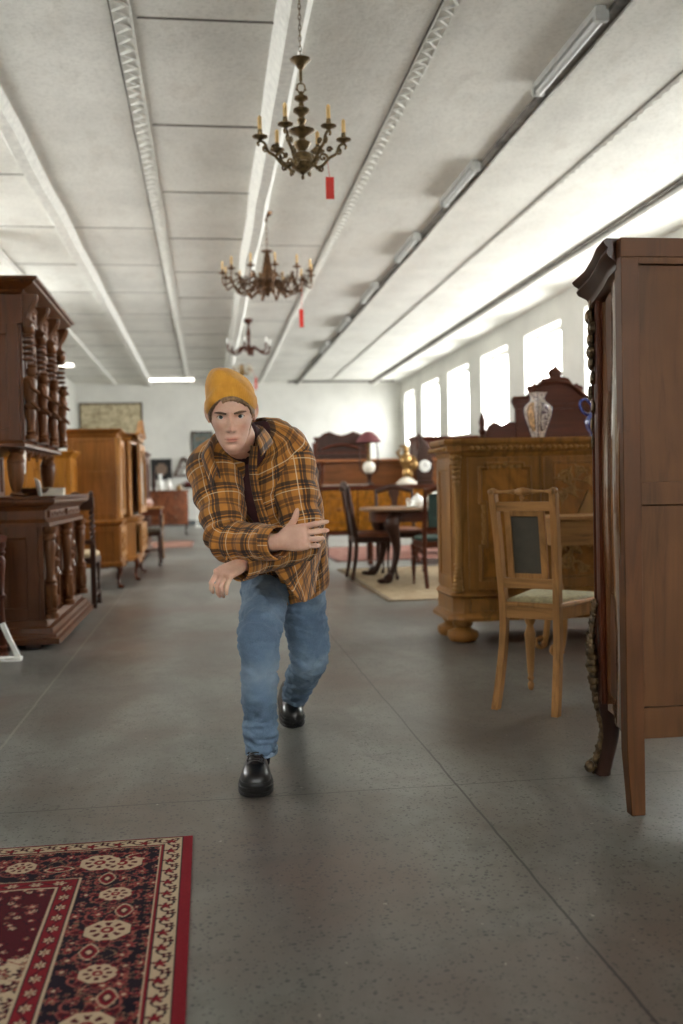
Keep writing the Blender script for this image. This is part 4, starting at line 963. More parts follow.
# ---- long carved cabinet facing the camera
def cabinet():
    X0, X1, Y0 = 1.565, 3.42, 6.2
    e = empty('carved_cabinet', ((X0 + X1) / 2, Y0, 0), 0, 'wide golden-brown oak cabinet on bun feet with carved middle door, facing the viewer', 'cabinet')
    hw = (X1 - X0) / 2; D = .46; C = M['cab']; K = M['cab_carved']; Fg = M['cab_fig']
    def plan(o, cut=.055):
        return [(-hw - o, D), (-hw - o, cut - o * .4), (-hw + cut - o * .4, -o), (hw - cut + o * .4, -o), (hw + o, cut - o * .4), (hw + o, D)]
    def sl(pr): return [[(x, y, z) for x, y in plan(o)] for o, z in pr]
    b = MB(); b.loft(sl([(.0, .14), (.045, .142), (.05, .155), (.045, .168), (.015, .19), (.01, .2), (.01, .285), (.018, .295), (.03, .305), (.012, .325), (0, .335)])); b.build('plinth', C, e, ang=30)
    b = MB(); b.loft(sl([(0, .33), (0, 1.2)])); b.build('carcass', C, e, ang=30)
    b = MB(); b.loft(sl([(0, 1.195), (.012, 1.21), (.014, 1.222), (.03, 1.232), (.035, 1.268), (.048, 1.275), (.054, 1.283), (.056, 1.3), (.05, 1.312)])); b.build('cornice', M['oak_pale'] if 0 else C, e, ang=30)
    b = MB(); n = 46
    for i in range(n):
        x = -hw + .09 + (2 * hw - .18) * (i + .5) / n; b.ball((x, -.036, 1.25), (.0175, .012, .0145), 8, 5)
    for i in range(12): b.ball((-hw - .036, .1 + i * .04, 1.25), (.012, .0175, .0145), 8, 5)
    b.build('egg_moulding', K, e)
    doors = [(-hw + .085, -.335 - .03, 0), (-.335, .335, 1), (.365, hw - .085, 0)]
    for x0, x1, kind in doors:
        b = MB(); b.box(x0, x1, -.022, 0, .345, 1.19); d = b.build('door', C, e, bevel=.004)
        b = MB(); w = x1 - x0; xc = (x0 + x1) / 2
        if kind == 0:
            pl = [(x0 + .075, .41), (x1 - .075, .41), (x1 - .075, .62), (x1 - .11, .62), (x1 - .11, .9), (x1 - .075, .9), (x1 - .075, 1.12), (xc + .12, 1.12), (xc + .12, 1.145), (xc - .12, 1.145), (xc - .12, 1.12), (x0 + .075, 1.12), (x0 + .075, .9), (x0 + .11, .9), (x0 + .11, .62), (x0 + .075, .62)]
            b.prism(pl, -.026, -.02); b.build('door_panel', Fg, d)
            b = MB()
            for r, o in ((.014, -.03), (.007, -.04)):
                for p, q in zip(pl, pl[1:] + pl[:1]): b.tube([(p[0], o, p[1]), (q[0], o, q[1])], r, 7)
                for p in pl: b.ball((p[0], o, p[1]), r, 7, 5)
            b.build('panel_moulding', C, d)
            b = MB()
            for s in (-1, 1):
                xx = x0 + .092 if s < 0 else x1 - .092
                for i in range(9):
                    b.ball((xx - s * .006 * (i % 2), -.035, .65 + i * .028), (.013, .012, .019), 7, 5)
                    scroll(b, xx, .65 + i * .028, -.036, .012, 1, 0, 1 if i % 2 else -1, .004)
                scroll(b, xc + s * .045, 1.135, -.035, .022, 1.2, PI / 2, s, .006); leaf(b, xc + s * .05, 1.13, -.035, .06, 0 if s > 0 else PI, .014)
            b.ball((xc, -.036, 1.138), .018)
            b.build('door_carving', K, d)
        else:
            moulding_rect(b, x0 + .06, x1 - .06, .41, 1.15, -.026, .014); b.build('panel_moulding', C, d)
            b = MB(); b.box(x0 + .07, x1 - .07, -.026, -.02, .42, 1.14); b.build('door_panel', Fg, d)
            b = MB()
            for s in (-1, 1):
                for (dx, z, r, a0, sg) in ((.2, 1.05, .05, 0, 1), (.11, 1.09, .035, PI, -1), (.23, .94, .038, PI / 2, 1), (.16, .98, .03, 0, -1), (.2, .52, .055, 0, -1), (.1, .47, .035, PI, 1), (.23, .62, .035, 0, 1), (.05, 1.03, .028, 0, 1)):
                    scroll(b, xc + s * dx, z, -.04, r, 1.5, a0 if s > 0 else PI - a0, sg * s, r * .22, (xc + s * dx * .5, z - .02))
                    for k in range(3): leaf(b, xc + s * dx, z, -.038, r * 1.6, a0 + k * 2.1 + s, r * .36)
                leaf(b, xc + s * .04, .6, -.03, .2, PI / 2 - s * .3, .03, 8); leaf(b, xc + s * .1, .56, -.03, .14, PI / 2 - s * .9, .025, 6)
            # house with a steep gable under a tree
            b.prism([(xc - .12, .7), (xc + .02, .7), (xc + .02, .82), (xc - .05, .97), (xc - .12, .82)], -.045, -.02); b.box(xc - .02, xc + .14, -.04, -.02, .7, .84)
            b.box(xc - .075, xc - .035, -.052, -.044, .7, .78); b.tube([(xc + .17, -.035, .7), (xc + .16, -.035, .85), (xc + .18, -.035, 1.0)], [.016, .012, .006], 7)
            for k in range(7): b.ball((xc + .17 + .05 * math.cos(k), -.035, .98 + .04 * math.sin(k * 1.3)), .024, 7, 5)
            b.ball((xc, -.03, .72), (.2, .02, .03))
            b.build('door_carving', K, d)
    for x in (-.35, .35):
        b = MB(); b.box(x - .013, x + .013, -.03, 0, .34, 1.195); b.tube([(x, -.032, .345), (x, -.032, 1.19)], .008, 7); b.build('door_bead', C, e)
    for s in (-1, 1):
        c = Vector((s * (hw - .035), .035, 0)); nrm = Vector((s, -1, 0)).normalized()
        b = MB(); p = c + nrm * .012
        b.tube([(p.x, p.y, .5), (p.x, p.y, 1.0)], .024, 10)
        for z0, z1, up in ((1.0, 1.19, 1), (.345, .5, 0)):
            for i in range(7):
                t = i / 6; z = z0 + (z1 - z0) * t; r = .018 + .018 * (t if up else 1 - t) ; q = c + nrm * (.02 + .012 * (t if up else 1 - t))
                b.ball((q.x, q.y, z), (r, r, .022), 8, 5)
                for sd in (-1, 1): t2 = Vector((nrm.y, -nrm.x, 0)) * sd * r * .8; b.ball((q.x + t2.x, q.y + t2.y, z), (r * .45, r * .45, .018), 6, 5)
        b.tube([(p.x, p.y, 1.0), (p.x, p.y, 1.01)], .032, 10); b.tube([(p.x, p.y, .5), (p.x, p.y, .51)], .032, 10)
        b.build('corner_column', K, e)
    for x0, x1 in ((-hw + .09, -.38), (-.32, .32), (.38, hw - .09)):
        b = MB(); b.box(x0, x1, -.022, 0, .205, .285); b.build('drawer', C, e, bevel=.006)
    for s in (-1, 1):
        b = MB(); b.T = Matrix.Translation((s * (hw + .008), 0, 0)) @ Matrix.Rotation(s * PI / 2, 4, 'Z'); A = (-D, -.08) if s < 0 else (.08, D)
        framed(b, A[0], A[1], .35, 1.18, 0, .07, .012, mould=.008); b.build('side_panel', C, e, bevel=.003)
    for sx in (-1, 1):
        for y in (.08, D - .1):
            b = MB(); b.lathe([(.06, 0), (.085, .008), (.1, .03), (.102, .05), (.095, .07), (.06, .085), (.05, .095), (.065, .11), (.065, .145)], (sx * (hw - .06), y, 0), 24); b.build('bun_foot', C, e)
cabinet()
# ---- hexagonal vase
def hexvase(loc, label, blue=False):
    e = empty('hexagonal_vase', loc, .2, label, 'vase')
    m, nt, bb = newmat('painted_porcelain'); tc = N(nt, 'ShaderNodeTexCoord'); sx = N(nt, 'ShaderNodeSeparateXYZ'); L(nt, tc.outputs['Object'], sx.inputs[0])
    n = noise_(nt, tc.outputs['Object'], 45, 3, .6, .8)
    c = ramp(nt, n, [(.44, (96, 74, 92)), (.5, (222, 214, 204)), (.6, (228, 222, 212)), (.68, (178, 120, 96))]); L(nt, c, bb.inputs['Base Color']); bb.inputs['Roughness'].default_value = .15; bb.inputs['Coat Weight'].default_value = .5
    prof = [(.052, 0), (.054, .006), (.052, .02), (.062, .05), (.082, .1), (.1, .15), (.107, .185), (.1, .215), (.075, .238), (.058, .25), (.054, .265), (.058, .285), (.07, .3), (.074, .306), (.066, .306), (.05, .285), (.045, .26)]
    R = [[(r * math.cos(PI / 3 * k), r * math.sin(PI / 3 * k), z) for k in range(6)] for r, z in prof]
    b = MB(); b.loft(R); b.build('body', plain('mottled_porcelain', (196, 184, 172), .18, var=.28, vs=70, coat=.4), e, ang=25)
    for k in range(6):   # painted panels on each facet and dark edges
        b = MB(); a0, a1 = PI / 3 * k, PI / 3 * (k + 1); rows = []
        for r, z in prof[3:9]:
            p0 = Vector((math.cos(a0), math.sin(a0))) * (r + .0015); p1 = Vector((math.cos(a1), math.sin(a1))) * (r + .0015)
            w = .26 if 3 < 4 else 0; ww = .22 + .2 * (abs(z - .14) / .1) ** 2 * .5
            rows.append([tuple((p0.lerp(p1, t))) + (z,) for t in np.linspace(ww, 1 - ww, 4)])
        b.loft(rows, closed=False); o = b.build('painted_panel', m if k % 2 == 0 else plain('ochre_glaze_panel', (196, 160, 118), .2, var=.3, vs=60), e, ang=60, solid=.001)
        b = MB(); b.tube([(math.cos(a0) * (r + .001), math.sin(a0) * (r + .001), z) for r, z in prof[1:14]], .0026, 6); b.build('painted_edge', plain('dark_glaze_line', (76, 62, 78), .2), e)
        b = MB(); mid = (a0 + a1) / 2; cc = math.cos(PI / 6)
        pts = []
        for j in range(21):
            t = 2 * PI * j / 20; z = .14 + .085 * math.sin(t); r = np.interp(z, [p[1] for p in prof[:10]], [p[0] for p in prof[:10]]) * cc + .003; off = .026 * math.cos(t)
            pts.append((math.cos(mid) * r - math.sin(mid) * off, math.sin(mid) * r + math.cos(mid) * off, z))
        b.tube(pts, .0022, 5); b.build('panel_outline', plain('dark_glaze_line', (76, 62, 78), .2), e)
    b = MB(); R = [[((r + .0012) * math.cos(PI / 3 * k), (r + .0012) * math.sin(PI / 3 * k), z) for k in range(6)] for r, z in ((.0585, .252), (.0545, .265), (.058, .28))]; b.loft(R); b.build('neck_band', m, e, ang=25)
    return e
hexvase((2.2, 6.42, 1.312), 'hexagonal white porcelain vase with dark-edged painted panels on the carved cabinet')
e = empty('blue_jug', (2.64, 6.5, 1.312), 0, 'cobalt blue jug on the carved cabinet, its spout peeking out beside the armoire', 'jug')
b = MB(); b.lathe([(.05, 0), (.055, .01), (.045, .025), (.075, .08), (.08, .12), (.05, .17), (.035, .2), (.045, .24), (.04, .24), (.03, .2)], seg=20); b.build('body', M['blue'], e)
b = MB(); b.tube([tuple(p) for p in spline([(-.045, 0, .16), (-.09, 0, .18), (-.115, 0, .24), (-.08, 0, .27), (-.04, 0, .24)], 14)], .01, 8); b.build('handle', M['blue'], e)
# ---- carved headboard behind the cabinet
def headboard():
    e = empty('carved_headboard', (2.75, 7.6, 0), 0, 'tall arched mahogany headboard with crown finial behind the carved cabinet', 'headboard')
    m = M['mahog_x']
    pts = [(-.33, 0), (-.33, 1.6), (-.36, 1.66), (-.345, 1.685), (-.25, 1.69), (-.17, 1.76), (-.1, 1.80), (0, 1.81), (.1, 1.80), (.17, 1.76), (.25, 1.69), (.345, 1.685), (.36, 1.66), (.33, 1.6), (.33, 0)]
    b = MB(); b.prism(pts[::-1], -.02, .02); b.build('centre_panel', m, e, bevel=.004)
    b = MB(); b.box(-.33, .33, -.035, -.02, 1.6, 1.64); b.tube([(x, -.025, z) for x, z in pts[2:13]], .014, 8); b.build('moulding', M['mahog'], e, bevel=.003)
    for s in (-1, 1):
        pw = [(s * .33, 0), (s * .33, 1.5), (s * .38, 1.5), (s * .44, 1.475), (s * .5, 1.5), (s * .55, 1.47), (s * .58, 1.40), (s * .58, 0)]
        b = MB(); b.prism(pw if s < 0 else pw[::-1], -.015, .015); b.build('side_wing', m, e, bevel=.004)
        b = MB(); b.box(s * .6 - .025, s * .6 + .025, -.03, .03, 0, 1.38); b.lathe([(.03, 1.38), (.018, 1.4), (.03, 1.43), (.02, 1.46), (.028, 1.5), (.018, 1.54), (.008, 1.57), (0, 1.58)], (s * .6, 0, 0), 12); b.build('post', M['mahog'], e, bevel=.004)
        b = MB(); b.prism([(s * .11, 1.77), (s * .2, 1.70), (s * .225, 1.76), (s * .17, 1.80)], -.02, .02); b.ball((s * .205, 0, 1.76), (.03, .02, .025)); b.build('leaf_ornament', M['mahog'], e)
    b = MB(); b.prism([(-.14, 1.79), (.14, 1.79), (.1, 1.84), (.06, 1.85), (0, 1.86), (-.06, 1.85), (-.1, 1.84)][::-1], -.025, .025); b.lathe([(.03, 1.84), (.055, 1.86), (.062, 1.885), (.045, 1.91), (.02, 1.925), (.008, 1.94), (0, 1.945)], (0, 0, 0), 12, sy=.5); b.build('crown_finial', M['mahog'], e, bevel=.003)
headboard()
# ---- light oak chair with open panelled back
def light_chair():
    e = empty('light_oak_chair', (1.405, 4.285, 0), math.radians(137), 'light oak chair with grey back panel and sage seat, standing in the aisle', 'chair')
    m, mx = M['chair'], M['chair_x']
    for s in (-1, 1):
        b = MB(); R = []
        for p in spline([(.145, .035, 0), (.139, .005, .12), (.132, -.03, .3), (.13, -.035, .46), (.136, -.02, .62), (.14, .0, .8), (.146, .028, .975)], 22):
            x, y, z = s * p[0], p[1], p[2]; h = .0165 if z < .5 else .0155; R.append([(x - h, y - .021, z), (x + h, y - .021, z), (x + h, y + .02, z), (x - h, y + .02, z)])
        b.loft(R); b.build('back_post', m, e, bevel=.003, ang=50)
        b = MB(); b.ball((s * .146, .028, .985), (.02, .02, .018), 12, 8); b.lathe([(.013, .019), (.015, .025), (.009, .03), (0, .031)], (s * .146, .028, .985), 10, axis=(0, 1, 0)); b.build('ball_finial', m, e)
        fx = .185; b = MB()
        pr = [(.008, 0), (.013, .01), (.016, .03), (.01, .045), (.018, .06), (.012, .07), (.016, .09), (.026, .25), (.027, .28), (.018, .31), (.016, .32), (.027, .345), (.027, .37), (.018, .385), (.024, .4), (.026, .405), (.026, .41)]
        b.lathe(pr, (s * fx, -.43, 0), 16); b.build('front_leg', m, e)
        b = MB(); b.obox(Vector((s * .157, -.235, .44)), Vector((s * .055, -.4, 0)), Vector((s * .4, .055, 0)), (0, 0, 1), .215, .011, .028); b.build('side_rail', m, e, bevel=.003)
    b = MB(); b.box(-.2, .2, -.452, -.41, .41, .468); b.build('front_rail', mx, e, bevel=.004)
    b = MB(); b.box(-.117, .117, -.045, -.022, .412, .466); b.build('back_rail', mx, e, bevel=.003)
    b = MB()
    for k in ((.0, 1.0), (.014, 1.0), (.026, .93), (.034, .7), (.037, .3)):
        pass
    R = []
    for o, z in ((0, .466), (.004, .474), (0, .486), (-.03, .496), (-.09, .503)): R.append([(-.205 - o, -.46 - o, z), (.205 + o, -.46 - o, z), (.145 + o, -.02 + o * .3, z), (-.145 - o, -.02 + o * .3, z)])
    b.loft(R[:3]); b.build('seat_frame', m, e, bevel=.003)
    b = MB(); R = []
    for o, z in ((-.028, .484), (-.028, .492), (-.045, .503), (-.09, .51), (-.13, .512)): R.append([(-.205 - o, -.46 - o, z), (.205 + o, -.46 - o, z), (.145 + o, -.02 + o * .6, z), (-.145 - o, -.02 + o * .6, z)])
    b.loft(R); b.build('seat_cushion', M['sage'], e, ang=60)
    def yb(z): return np.interp(z, [.46, .62, .8, .975], [-.035, -.02, 0, .028])
    b = MB(); z = .92; b.box(-.128, .128, yb(z) - .012, yb(z) + .012, .898, .94); b.build('top_rail', mx, e, bevel=.003)
    b = MB(); z = .58; b.box(-.122, .122, yb(z) - .012, yb(z) + .012, .55, .595); b.build('lower_rail', mx, e, bevel=.003)
    b = MB()
    def sl(xa, xb, za, zb, t): 
        b.loft([[(xa, yb(z) - t, z), (xb, yb(z) - t, z), (xb, yb(z) + t, z), (xa, yb(z) + t, z)] for z in np.linspace(za, zb, 5)])
    sl(-.096, -.066, .595, .898, .01); sl(.066, .096, .595, .898, .01); sl(-.066, .066, .595, .618, .01); sl(-.066, .066, .874, .898, .01); b.build('panel_frame', m, e, bevel=.003)
    b = MB(); sl(-.066, .066, .618, .874, .0035); b.build('back_panel', M['greyback'], e)
    b = MB(); pr = [(.012, -.13), (.008, -.12), (.006, -.1), (.008, -.06), (.012, -.045), (.009, -.035), (.014, -.028), (.019, 0), (.014, .028), (.009, .035), (.012, .045), (.008, .06), (.006, .1), (.008, .12), (.012, .13)]
    b.lathe(pr, (0, .028, .985), 12, axis=(1, 0, 0)); b.ball((0, .028, .985), (.024, .02, .02)); leaf(b, 0, .975, .04, .035, -PI / 2, .012, 3); b.build('turned_rail', m, e)
light_chair()
# ---- small oak table with scroll feet between chair and cabinet
e = empty('scroll_leg_table', (2.3, 5.66, 0), 0, 'small light oak table with scrolled feet between the light chair and carved cabinet', 'table')
b = MB(); b.box(-.36, .42, -.2, .2, .80, .825); b.build('tabletop', M['chair_x'], e, bevel=.006)
b = MB(); b.box(-.33, .39, -.17, .17, .655, .80); b.build('apron', M['chair_x'], e, bevel=.004)
for sx in (-.3, .36):
    for sy in (-.14, .14):
        b = MB(); s = -1 if sx < 0 else 1
        b.tube([tuple(p) for p in spline([(sx, sy, .66), (sx + s * .01, sy, .5), (sx - s * .03, sy, .25), (sx - s * .02, sy, .1), (sx + s * .0, sy, .03)], 14)], [.026] * 7 + [.02] * 7, 9)
        pts = [(sx + s * (.02 + (.045 - .03 * t) * math.cos(-PI * .9 + t * 4.5)), sy, .06 + (.045 - .03 * t) * math.sin(-PI * .9 + t * 4.5)) for t in np.linspace(0, 1, 14)]; b.tube(pts, .014, 8); b.ball(pts[-1], .018)
        b.build('leg', M['chair'], e)
# ---- dining group on the beige rug
small_rug('beige_rug', 1.55, 3.9, 8.57, 12.05, (136, 116, 90), (164, 148, 122), 'beige patterned rug under the dining table')
small_rug('faded_red_rug', 1.7, 4.3, 13.25, 16.3, (128, 82, 74), (152, 116, 104), 'faded red rug on the floor beyond the yellow sideboard')
def dining_table():
    e = empty('dining_table', (2.45, 10.62, .011), 0, 'dark dining table with thick clawed legs and pale top on the beige rug', 'table')
    b = MB()
    def oval(o, z, hx=.8, hy=.58, n=4): 
        R = []
        for k in range(32): a = 2 * PI * k / 32; c, s = math.cos(a), math.sin(a); R.append(((hx + o) * math.copysign(abs(c) ** .6, c), (hy + o) * math.copysign(abs(s) ** .6, s), z))
        return R
    b.loft([oval(-.02, .735), (oval(0, .745)), oval(0, .762), oval(-.015, .77)]); b.build('tabletop', wood('worn_table_top', (150, 118, 92), rough=.35, axis='x'), e, ang=30)
    b = MB(); b.loft([oval(-.1, .62), oval(-.1, .735)]); b.build('apron', M['mahog'], e, ang=30)
    for sx in (-1, 1):
        for sy in (-1, 1):
            b = MB(); pts = []; rad = []
            for p in spline([(0, .66, .035), (.05, .6, .05), (.1, .56, .032), (.3, .5, .04), (.48, .52, .06), (.6, .55, .078), (.68, .5, .07)], 24): pts.append((sx * (p[1]), sy * (p[1] * .78), p[0])); rad.append(p[2])
            b.tube(pts, rad, 12)
            for k in (-1, 0, 1): b.ball((sx * (.68 + .0), sy * (.52) + k * .03, .022), (.05, .02, .024), 8, 6)
            b.build('leg', M['dark'], e)
dining_table()
e = empty('dining_chair', (1.78, 10.68, .011), PI / 2, 'dark dining chair with brown leather seat at the left end of the dining table', 'chair'); simple_chair(e, .22, .22, .46, 1.0, M['dark'], M['leather'])
e = empty('dining_chair', (2.31, 9.72, .011), PI, 'dark wooden chair with green upholstered back in front of the dining table', 'chair'); simple_chair(e, .22, .22, .45, .97, M['mahog'], M['greenv'], backm=M['greenv'], turned_front=True)
e = empty('dining_chair', (2.22, 11.45, .011), 0, 'dark dining chair on the far side of the dining table', 'chair'); simple_chair(e, .22, .22, .46, .96, M['dark'], M['leather'])
T = .781
def cup(x, y, r, h, label, name='cup'):
    e = empty(name, (x, y, T + .0), 0, label, 'cup')
    b = MB(); b.lathe([(r * 1.3, .004), (r * 1.6, .012), (r * 1.55, .014), (r * .6, .006), (0, .006)], seg=18); b.build('saucer', M['china'], e)
    b = MB(); b.lathe([(r * .5, .007), (r * .55, .014), (r * .9, h * .45), (r, h), (r * .93, h), (r * .8, h * .45), (0, .016)], seg=18); b.build('bowl', M['china'], e)
    b = MB(); b.tube([tuple(p) for p in spline([(r * .85, 0, h * .8), (r * 1.5, 0, h * .8), (r * 1.4, 0, h * .4), (r * .8, 0, h * .35)], 10)], .005, 6); b.build('handle', M['china'], e)
cup(2.12, 10.3, .045, .07, 'white cup left of the teapot on the dining table')
cup(2.33, 10.2, .05, .085, 'white cup right of the teapot on the dining table')
e = empty('teapot', (2.22, 10.4, T), 0, 'white teapot among the cups on the dining table', 'teapot')
b = MB(); b.lathe([(.04, 0), (.045, .008), (.075, .05), (.075, .075), (.05, .11), (.03, .115)], seg=20); b.build('body', M['china'], e)
b = MB(); b.lathe([(.034, .114), (.03, .125), (.008, .132), (.013, .142), (0, .15)], seg=14); b.build('lid', M['china'], e)
b = MB(); b.tube([(.07, 0, .05), (.1, 0, .075), (.12, 0, .11)], [.014, .01, .007], 8); b.build('spout', M['china'], e)
b = MB(); b.tube([tuple(p) for p in spline([(-.07, 0, .08), (-.11, 0, .09), (-.11, 0, .05), (-.07, 0, .04)], 10)], .006, 7); b.build('handle', M['china'], e)
e = empty('tureen', (2.5, 10.5, T), 0, 'tall lidded white pot seen just above the green chair', 'pot')
b = MB(); b.lathe([(.05, 0), (.06, .01), (.045, .03), (.1, .08), (.11, .12), (.1, .15)], seg=20); b.build('body', M['china'], e)
b = MB(); b.lathe([(.105, .15), (.08, .175), (.03, .195), (.02, .2), (.025, .22), (.0, .235)], seg=20); b.build('lid', M['china'], e)
# ---- yellow burl sideboard with gallery
def sideboard():
    X0, X1, Y = 1.42, 3.35, 12.62
    hw = (X1 - X0) / 2; e = empty('burl_sideboard', ((X0 + X1) / 2, Y, 0), 0, 'long sideboard with golden burl doors and a brown back gallery behind the dining table', 'sideboard')
    m = M['mahog']; D = .5
    b = MB(); b.box(-hw, hw, .0, D, .42, .98); b.build('carcass', m, e, bevel=.004)
    b = MB(); b.box(-hw - .03, hw + .03, -.03, D, .98, 1.02); b.build('top_board', M['mahog_x'], e, bevel=.008)
    b = MB(); b.box(-hw - .02, hw + .02, -.02, D, .39, .425); b.build('base_moulding', m, e, bevel=.008)
    n = 4
    for k in range(n):
        x0 = -hw + .03 + k * (2 * hw - .06) / n; x1 = x0 + (2 * hw - .06) / n - .02; bm = MB(); framed(bm, x0, x1, .45, .96, -.018, .035, .018, mould=0); d = bm.build('door', M['burl'], e, bevel=.003)
        b = MB(); xc = (x0 + x1) / 2; moulding_rect(b, xc - .13, xc + .13, .56, .86, -.016, .008); b.ball((xc, -.02, .72), (.03, .015, .03)); scroll(b, xc - .04, .72, -.014, .03, 1, 0, 1, .005); scroll(b, xc + .04, .72, -.014, .03, 1, PI, -1, .005); b.build('door_inlay', M['oak'], d)
    for sx in (-1, -.33, .33, 1):
        for y in (.05, D - .06):
            if abs(sx) < 1 and y > .1: continue
            b = MB(); cabriole(b, sx * (hw - .09), y, .41, .042, (1 if sx > 0 else -1) * .6, -.6 if y < .2 else .4); b.build('leg', m, e)
    b = MB(); b.box(-hw + .06, hw - .06, D - .06, D - .03, 1.02, 1.34); b.build('gallery_panel', M['oak_rail'] if 'oak_rail' in M else wood('gallery_board', (128, 78, 40), rough=.35, axis='x'), e, bevel=.004)
    b = MB(); b.box(-hw + .0, hw - .0, D - .16, D - .02, 1.34, 1.37); b.build('gallery_shelf', wood('gallery_shelf_board', (164, 104, 62), rough=.35, axis='x'), e, bevel=.006)
    for sx in (-1, 1):
        b = MB(); b.lathe([(r, z + 1.02) for r, z in turned(.32, .03, 2)], (sx * (hw - .08), D - .12, 0), 12); b.build('gallery_post', m, e)
sideboard()
e = empty('crested_headboard', (1.82, 13.4, .012), 0, 'dark headboard with a double-arched crest rising behind the burl sideboard', 'headboard')
b = MB(); P_ = [(-.36, .6), (-.36, 1.62), (-.38, 1.66), (-.3, 1.665), (-.24, 1.71), (-.16, 1.735), (-.08, 1.70), (0, 1.68), (.08, 1.70), (.16, 1.735), (.24, 1.71), (.3, 1.665), (.38, 1.66), (.36, 1.62), (.36, .6)]
b.prism(P_[::-1], -.02, .02); b.build('board', M['dark'], e, bevel=.004)
b = MB(); b.tube([(x, -.025, z) for x, z in P_[2:13]], .013, 7); b.build('crest_moulding', M['mahog'], e)
b = MB(); b.tube([(-.28, -.03, 1.5), (-.14, -.03, 1.55), (0, -.03, 1.57), (.14, -.03, 1.55), (.28, -.03, 1.5)], .018, 7); b.box(-.33, .33, -.04, -.02, 1.44, 1.47); b.build('arched_moulding', M['mahog'], e)
for s in (-1, 1):
    b = MB(); b.box(s * .36 - .035, s * .36 + .035, -.035, .03, 0, 1.6); b.build('post', M['mahog'], e, bevel=.004)
plain_cupboard('mahogany_cabinet', (3.5, 14.1, .012), 0, .95, .5, 1.7, M['mahog'], 'tall mahogany cabinet beyond the burl sideboard, only its top showing', 'cabinet')
# things on the sideboard (z = 1.02)
def sb(px): return at(px, 480, 12.75).x
e = empty('oil_lamp', (sb(370), 12.8, 1.02), 0, 'oil lamp with a maroon shade and round glass globe on the burl sideboard', 'lamp')
b = MB(); b.lathe([(.07, 0), (.075, .015), (.03, .03), (.02, .06), (.03, .12), (.05, .14), (.03, .16)], seg=16); b.build('base', M['dark'], e)
b = MB(); b.ball((0, 0, .235), (.085, .085, .085), 18, 12); b.build('globe', M['glass'], e)
b = MB(); b.lathe([(.03, .31), (.04, .33), (.02, .35), (.015, .5), (.03, .52), (.02, .6)], seg=12); b.build('burner', M['brass'], e)
b = MB(); b.lathe([(.16, .56), (.165, .57), (.12, .64), (.06, .69), (.04, .7), (.04, .69), (.11, .63), (.155, .56)], seg=24); b.build('lamp_shade', M['maroonshade'], e)
b = MB()
for s in (-1, 1): b.tube([tuple(p) for p in spline([(s * .03, 0, .14), (s * .11, 0, .2), (s * .12, 0, .4), (s * .1, 0, .57)], 12)], .009, 7)
b.build('frame', M['dark'], e)
e = empty('gilded_figurine', (sb(407), 12.78, 1.02), 0, 'gilded figure of a standing musician on a pale round base on the sideboard', 'figurine')
b = MB(); b.lathe([(.13, 0), (.14, .01), (.14, .03), (.11, .045), (.09, .07), (.06, .085), (.055, .1), (0, .1)], seg=20); b.build('base', M['paper'], e)
b = MB(); b.lathe([(.04, .1), (.06, .14), (.05, .18), (.045, .22), (.075, .27), (.09, .32), (.07, .37), (.04, .4), (.035, .42)], seg=14, sy=.7)
b.ball((0, 0, .455), (.04, .042, .048)); b.tube([(.08, 0, .37), (.13, -.03, .3), (.07, -.08, .27)], [.025, .02, .016], 8); b.tube([(-.08, 0, .37), (-.12, -.02, .42), (-.08, -.05, .46)], [.025, .02, .016], 8)
b.tube([(.03, 0, .2), (.06, -.04, .12), (.05, -.03, .1)], [.035, .028, .024], 8); b.ball((-.03, .01, .5), (.06, .03, .02)); b.ball((.1, -.04, .25), (.05, .03, .06)); b.build('figure', M['gilt'], e)
e = empty('lyre_clock', (sb(426), 12.86, 1.02), 0, 'dark lyre-shaped mantel clock with a round white dial on the sideboard', 'clock')
b = MB(); b.box(-.12, .12, -.06, .06, 0, .05); b.prism([(-.1, .05), (.1, .05), (.12, .2), (.1, .4), (.04, .52), (-.06, .68), (-.08, .66), (-.05, .5), (-.1, .38), (-.12, .2)][::-1], -.04, .04); b.build('case', M['dark'], e, bevel=.006)
b = MB(); b.lathe([(.075, 0), (.08, .012), (.07, .02), (0, .02)], (0, -.04, .24), 24, axis=(0, -1, 0)); b.build('dial', M['china'], e)
b = MB(); b.box(-.004, .004, -.064, -.06, .24, .29); b.box(0, .04, -.064, -.06, .237, .243); b.build('hands', M['black'], e)
for i, (px, w_, lb) in enumerate(((332, .12, 'flat white tray at the left end of the sideboard top'), (352, .2, 'cream runner cloth folded on the middle of the sideboard top'))):
    b = MB(); b.loft([[(-w_ * k, -.1 * k, z), (w_ * k, -.1 * k, z), (w_ * k, .1 * k, z), (-w_ * k, .1 * k, z)] for k, z in ((.8, 0), (1, .012), (1.02, .02), (.9, .014), (.7, .008))])
    tag(b.build('tray' if i == 0 else 'folded_cloth', M['paper'], loc=(sb(px), 12.72, 1.02), bevel=.003), lb, 'tray' if i == 0 else 'cloth')
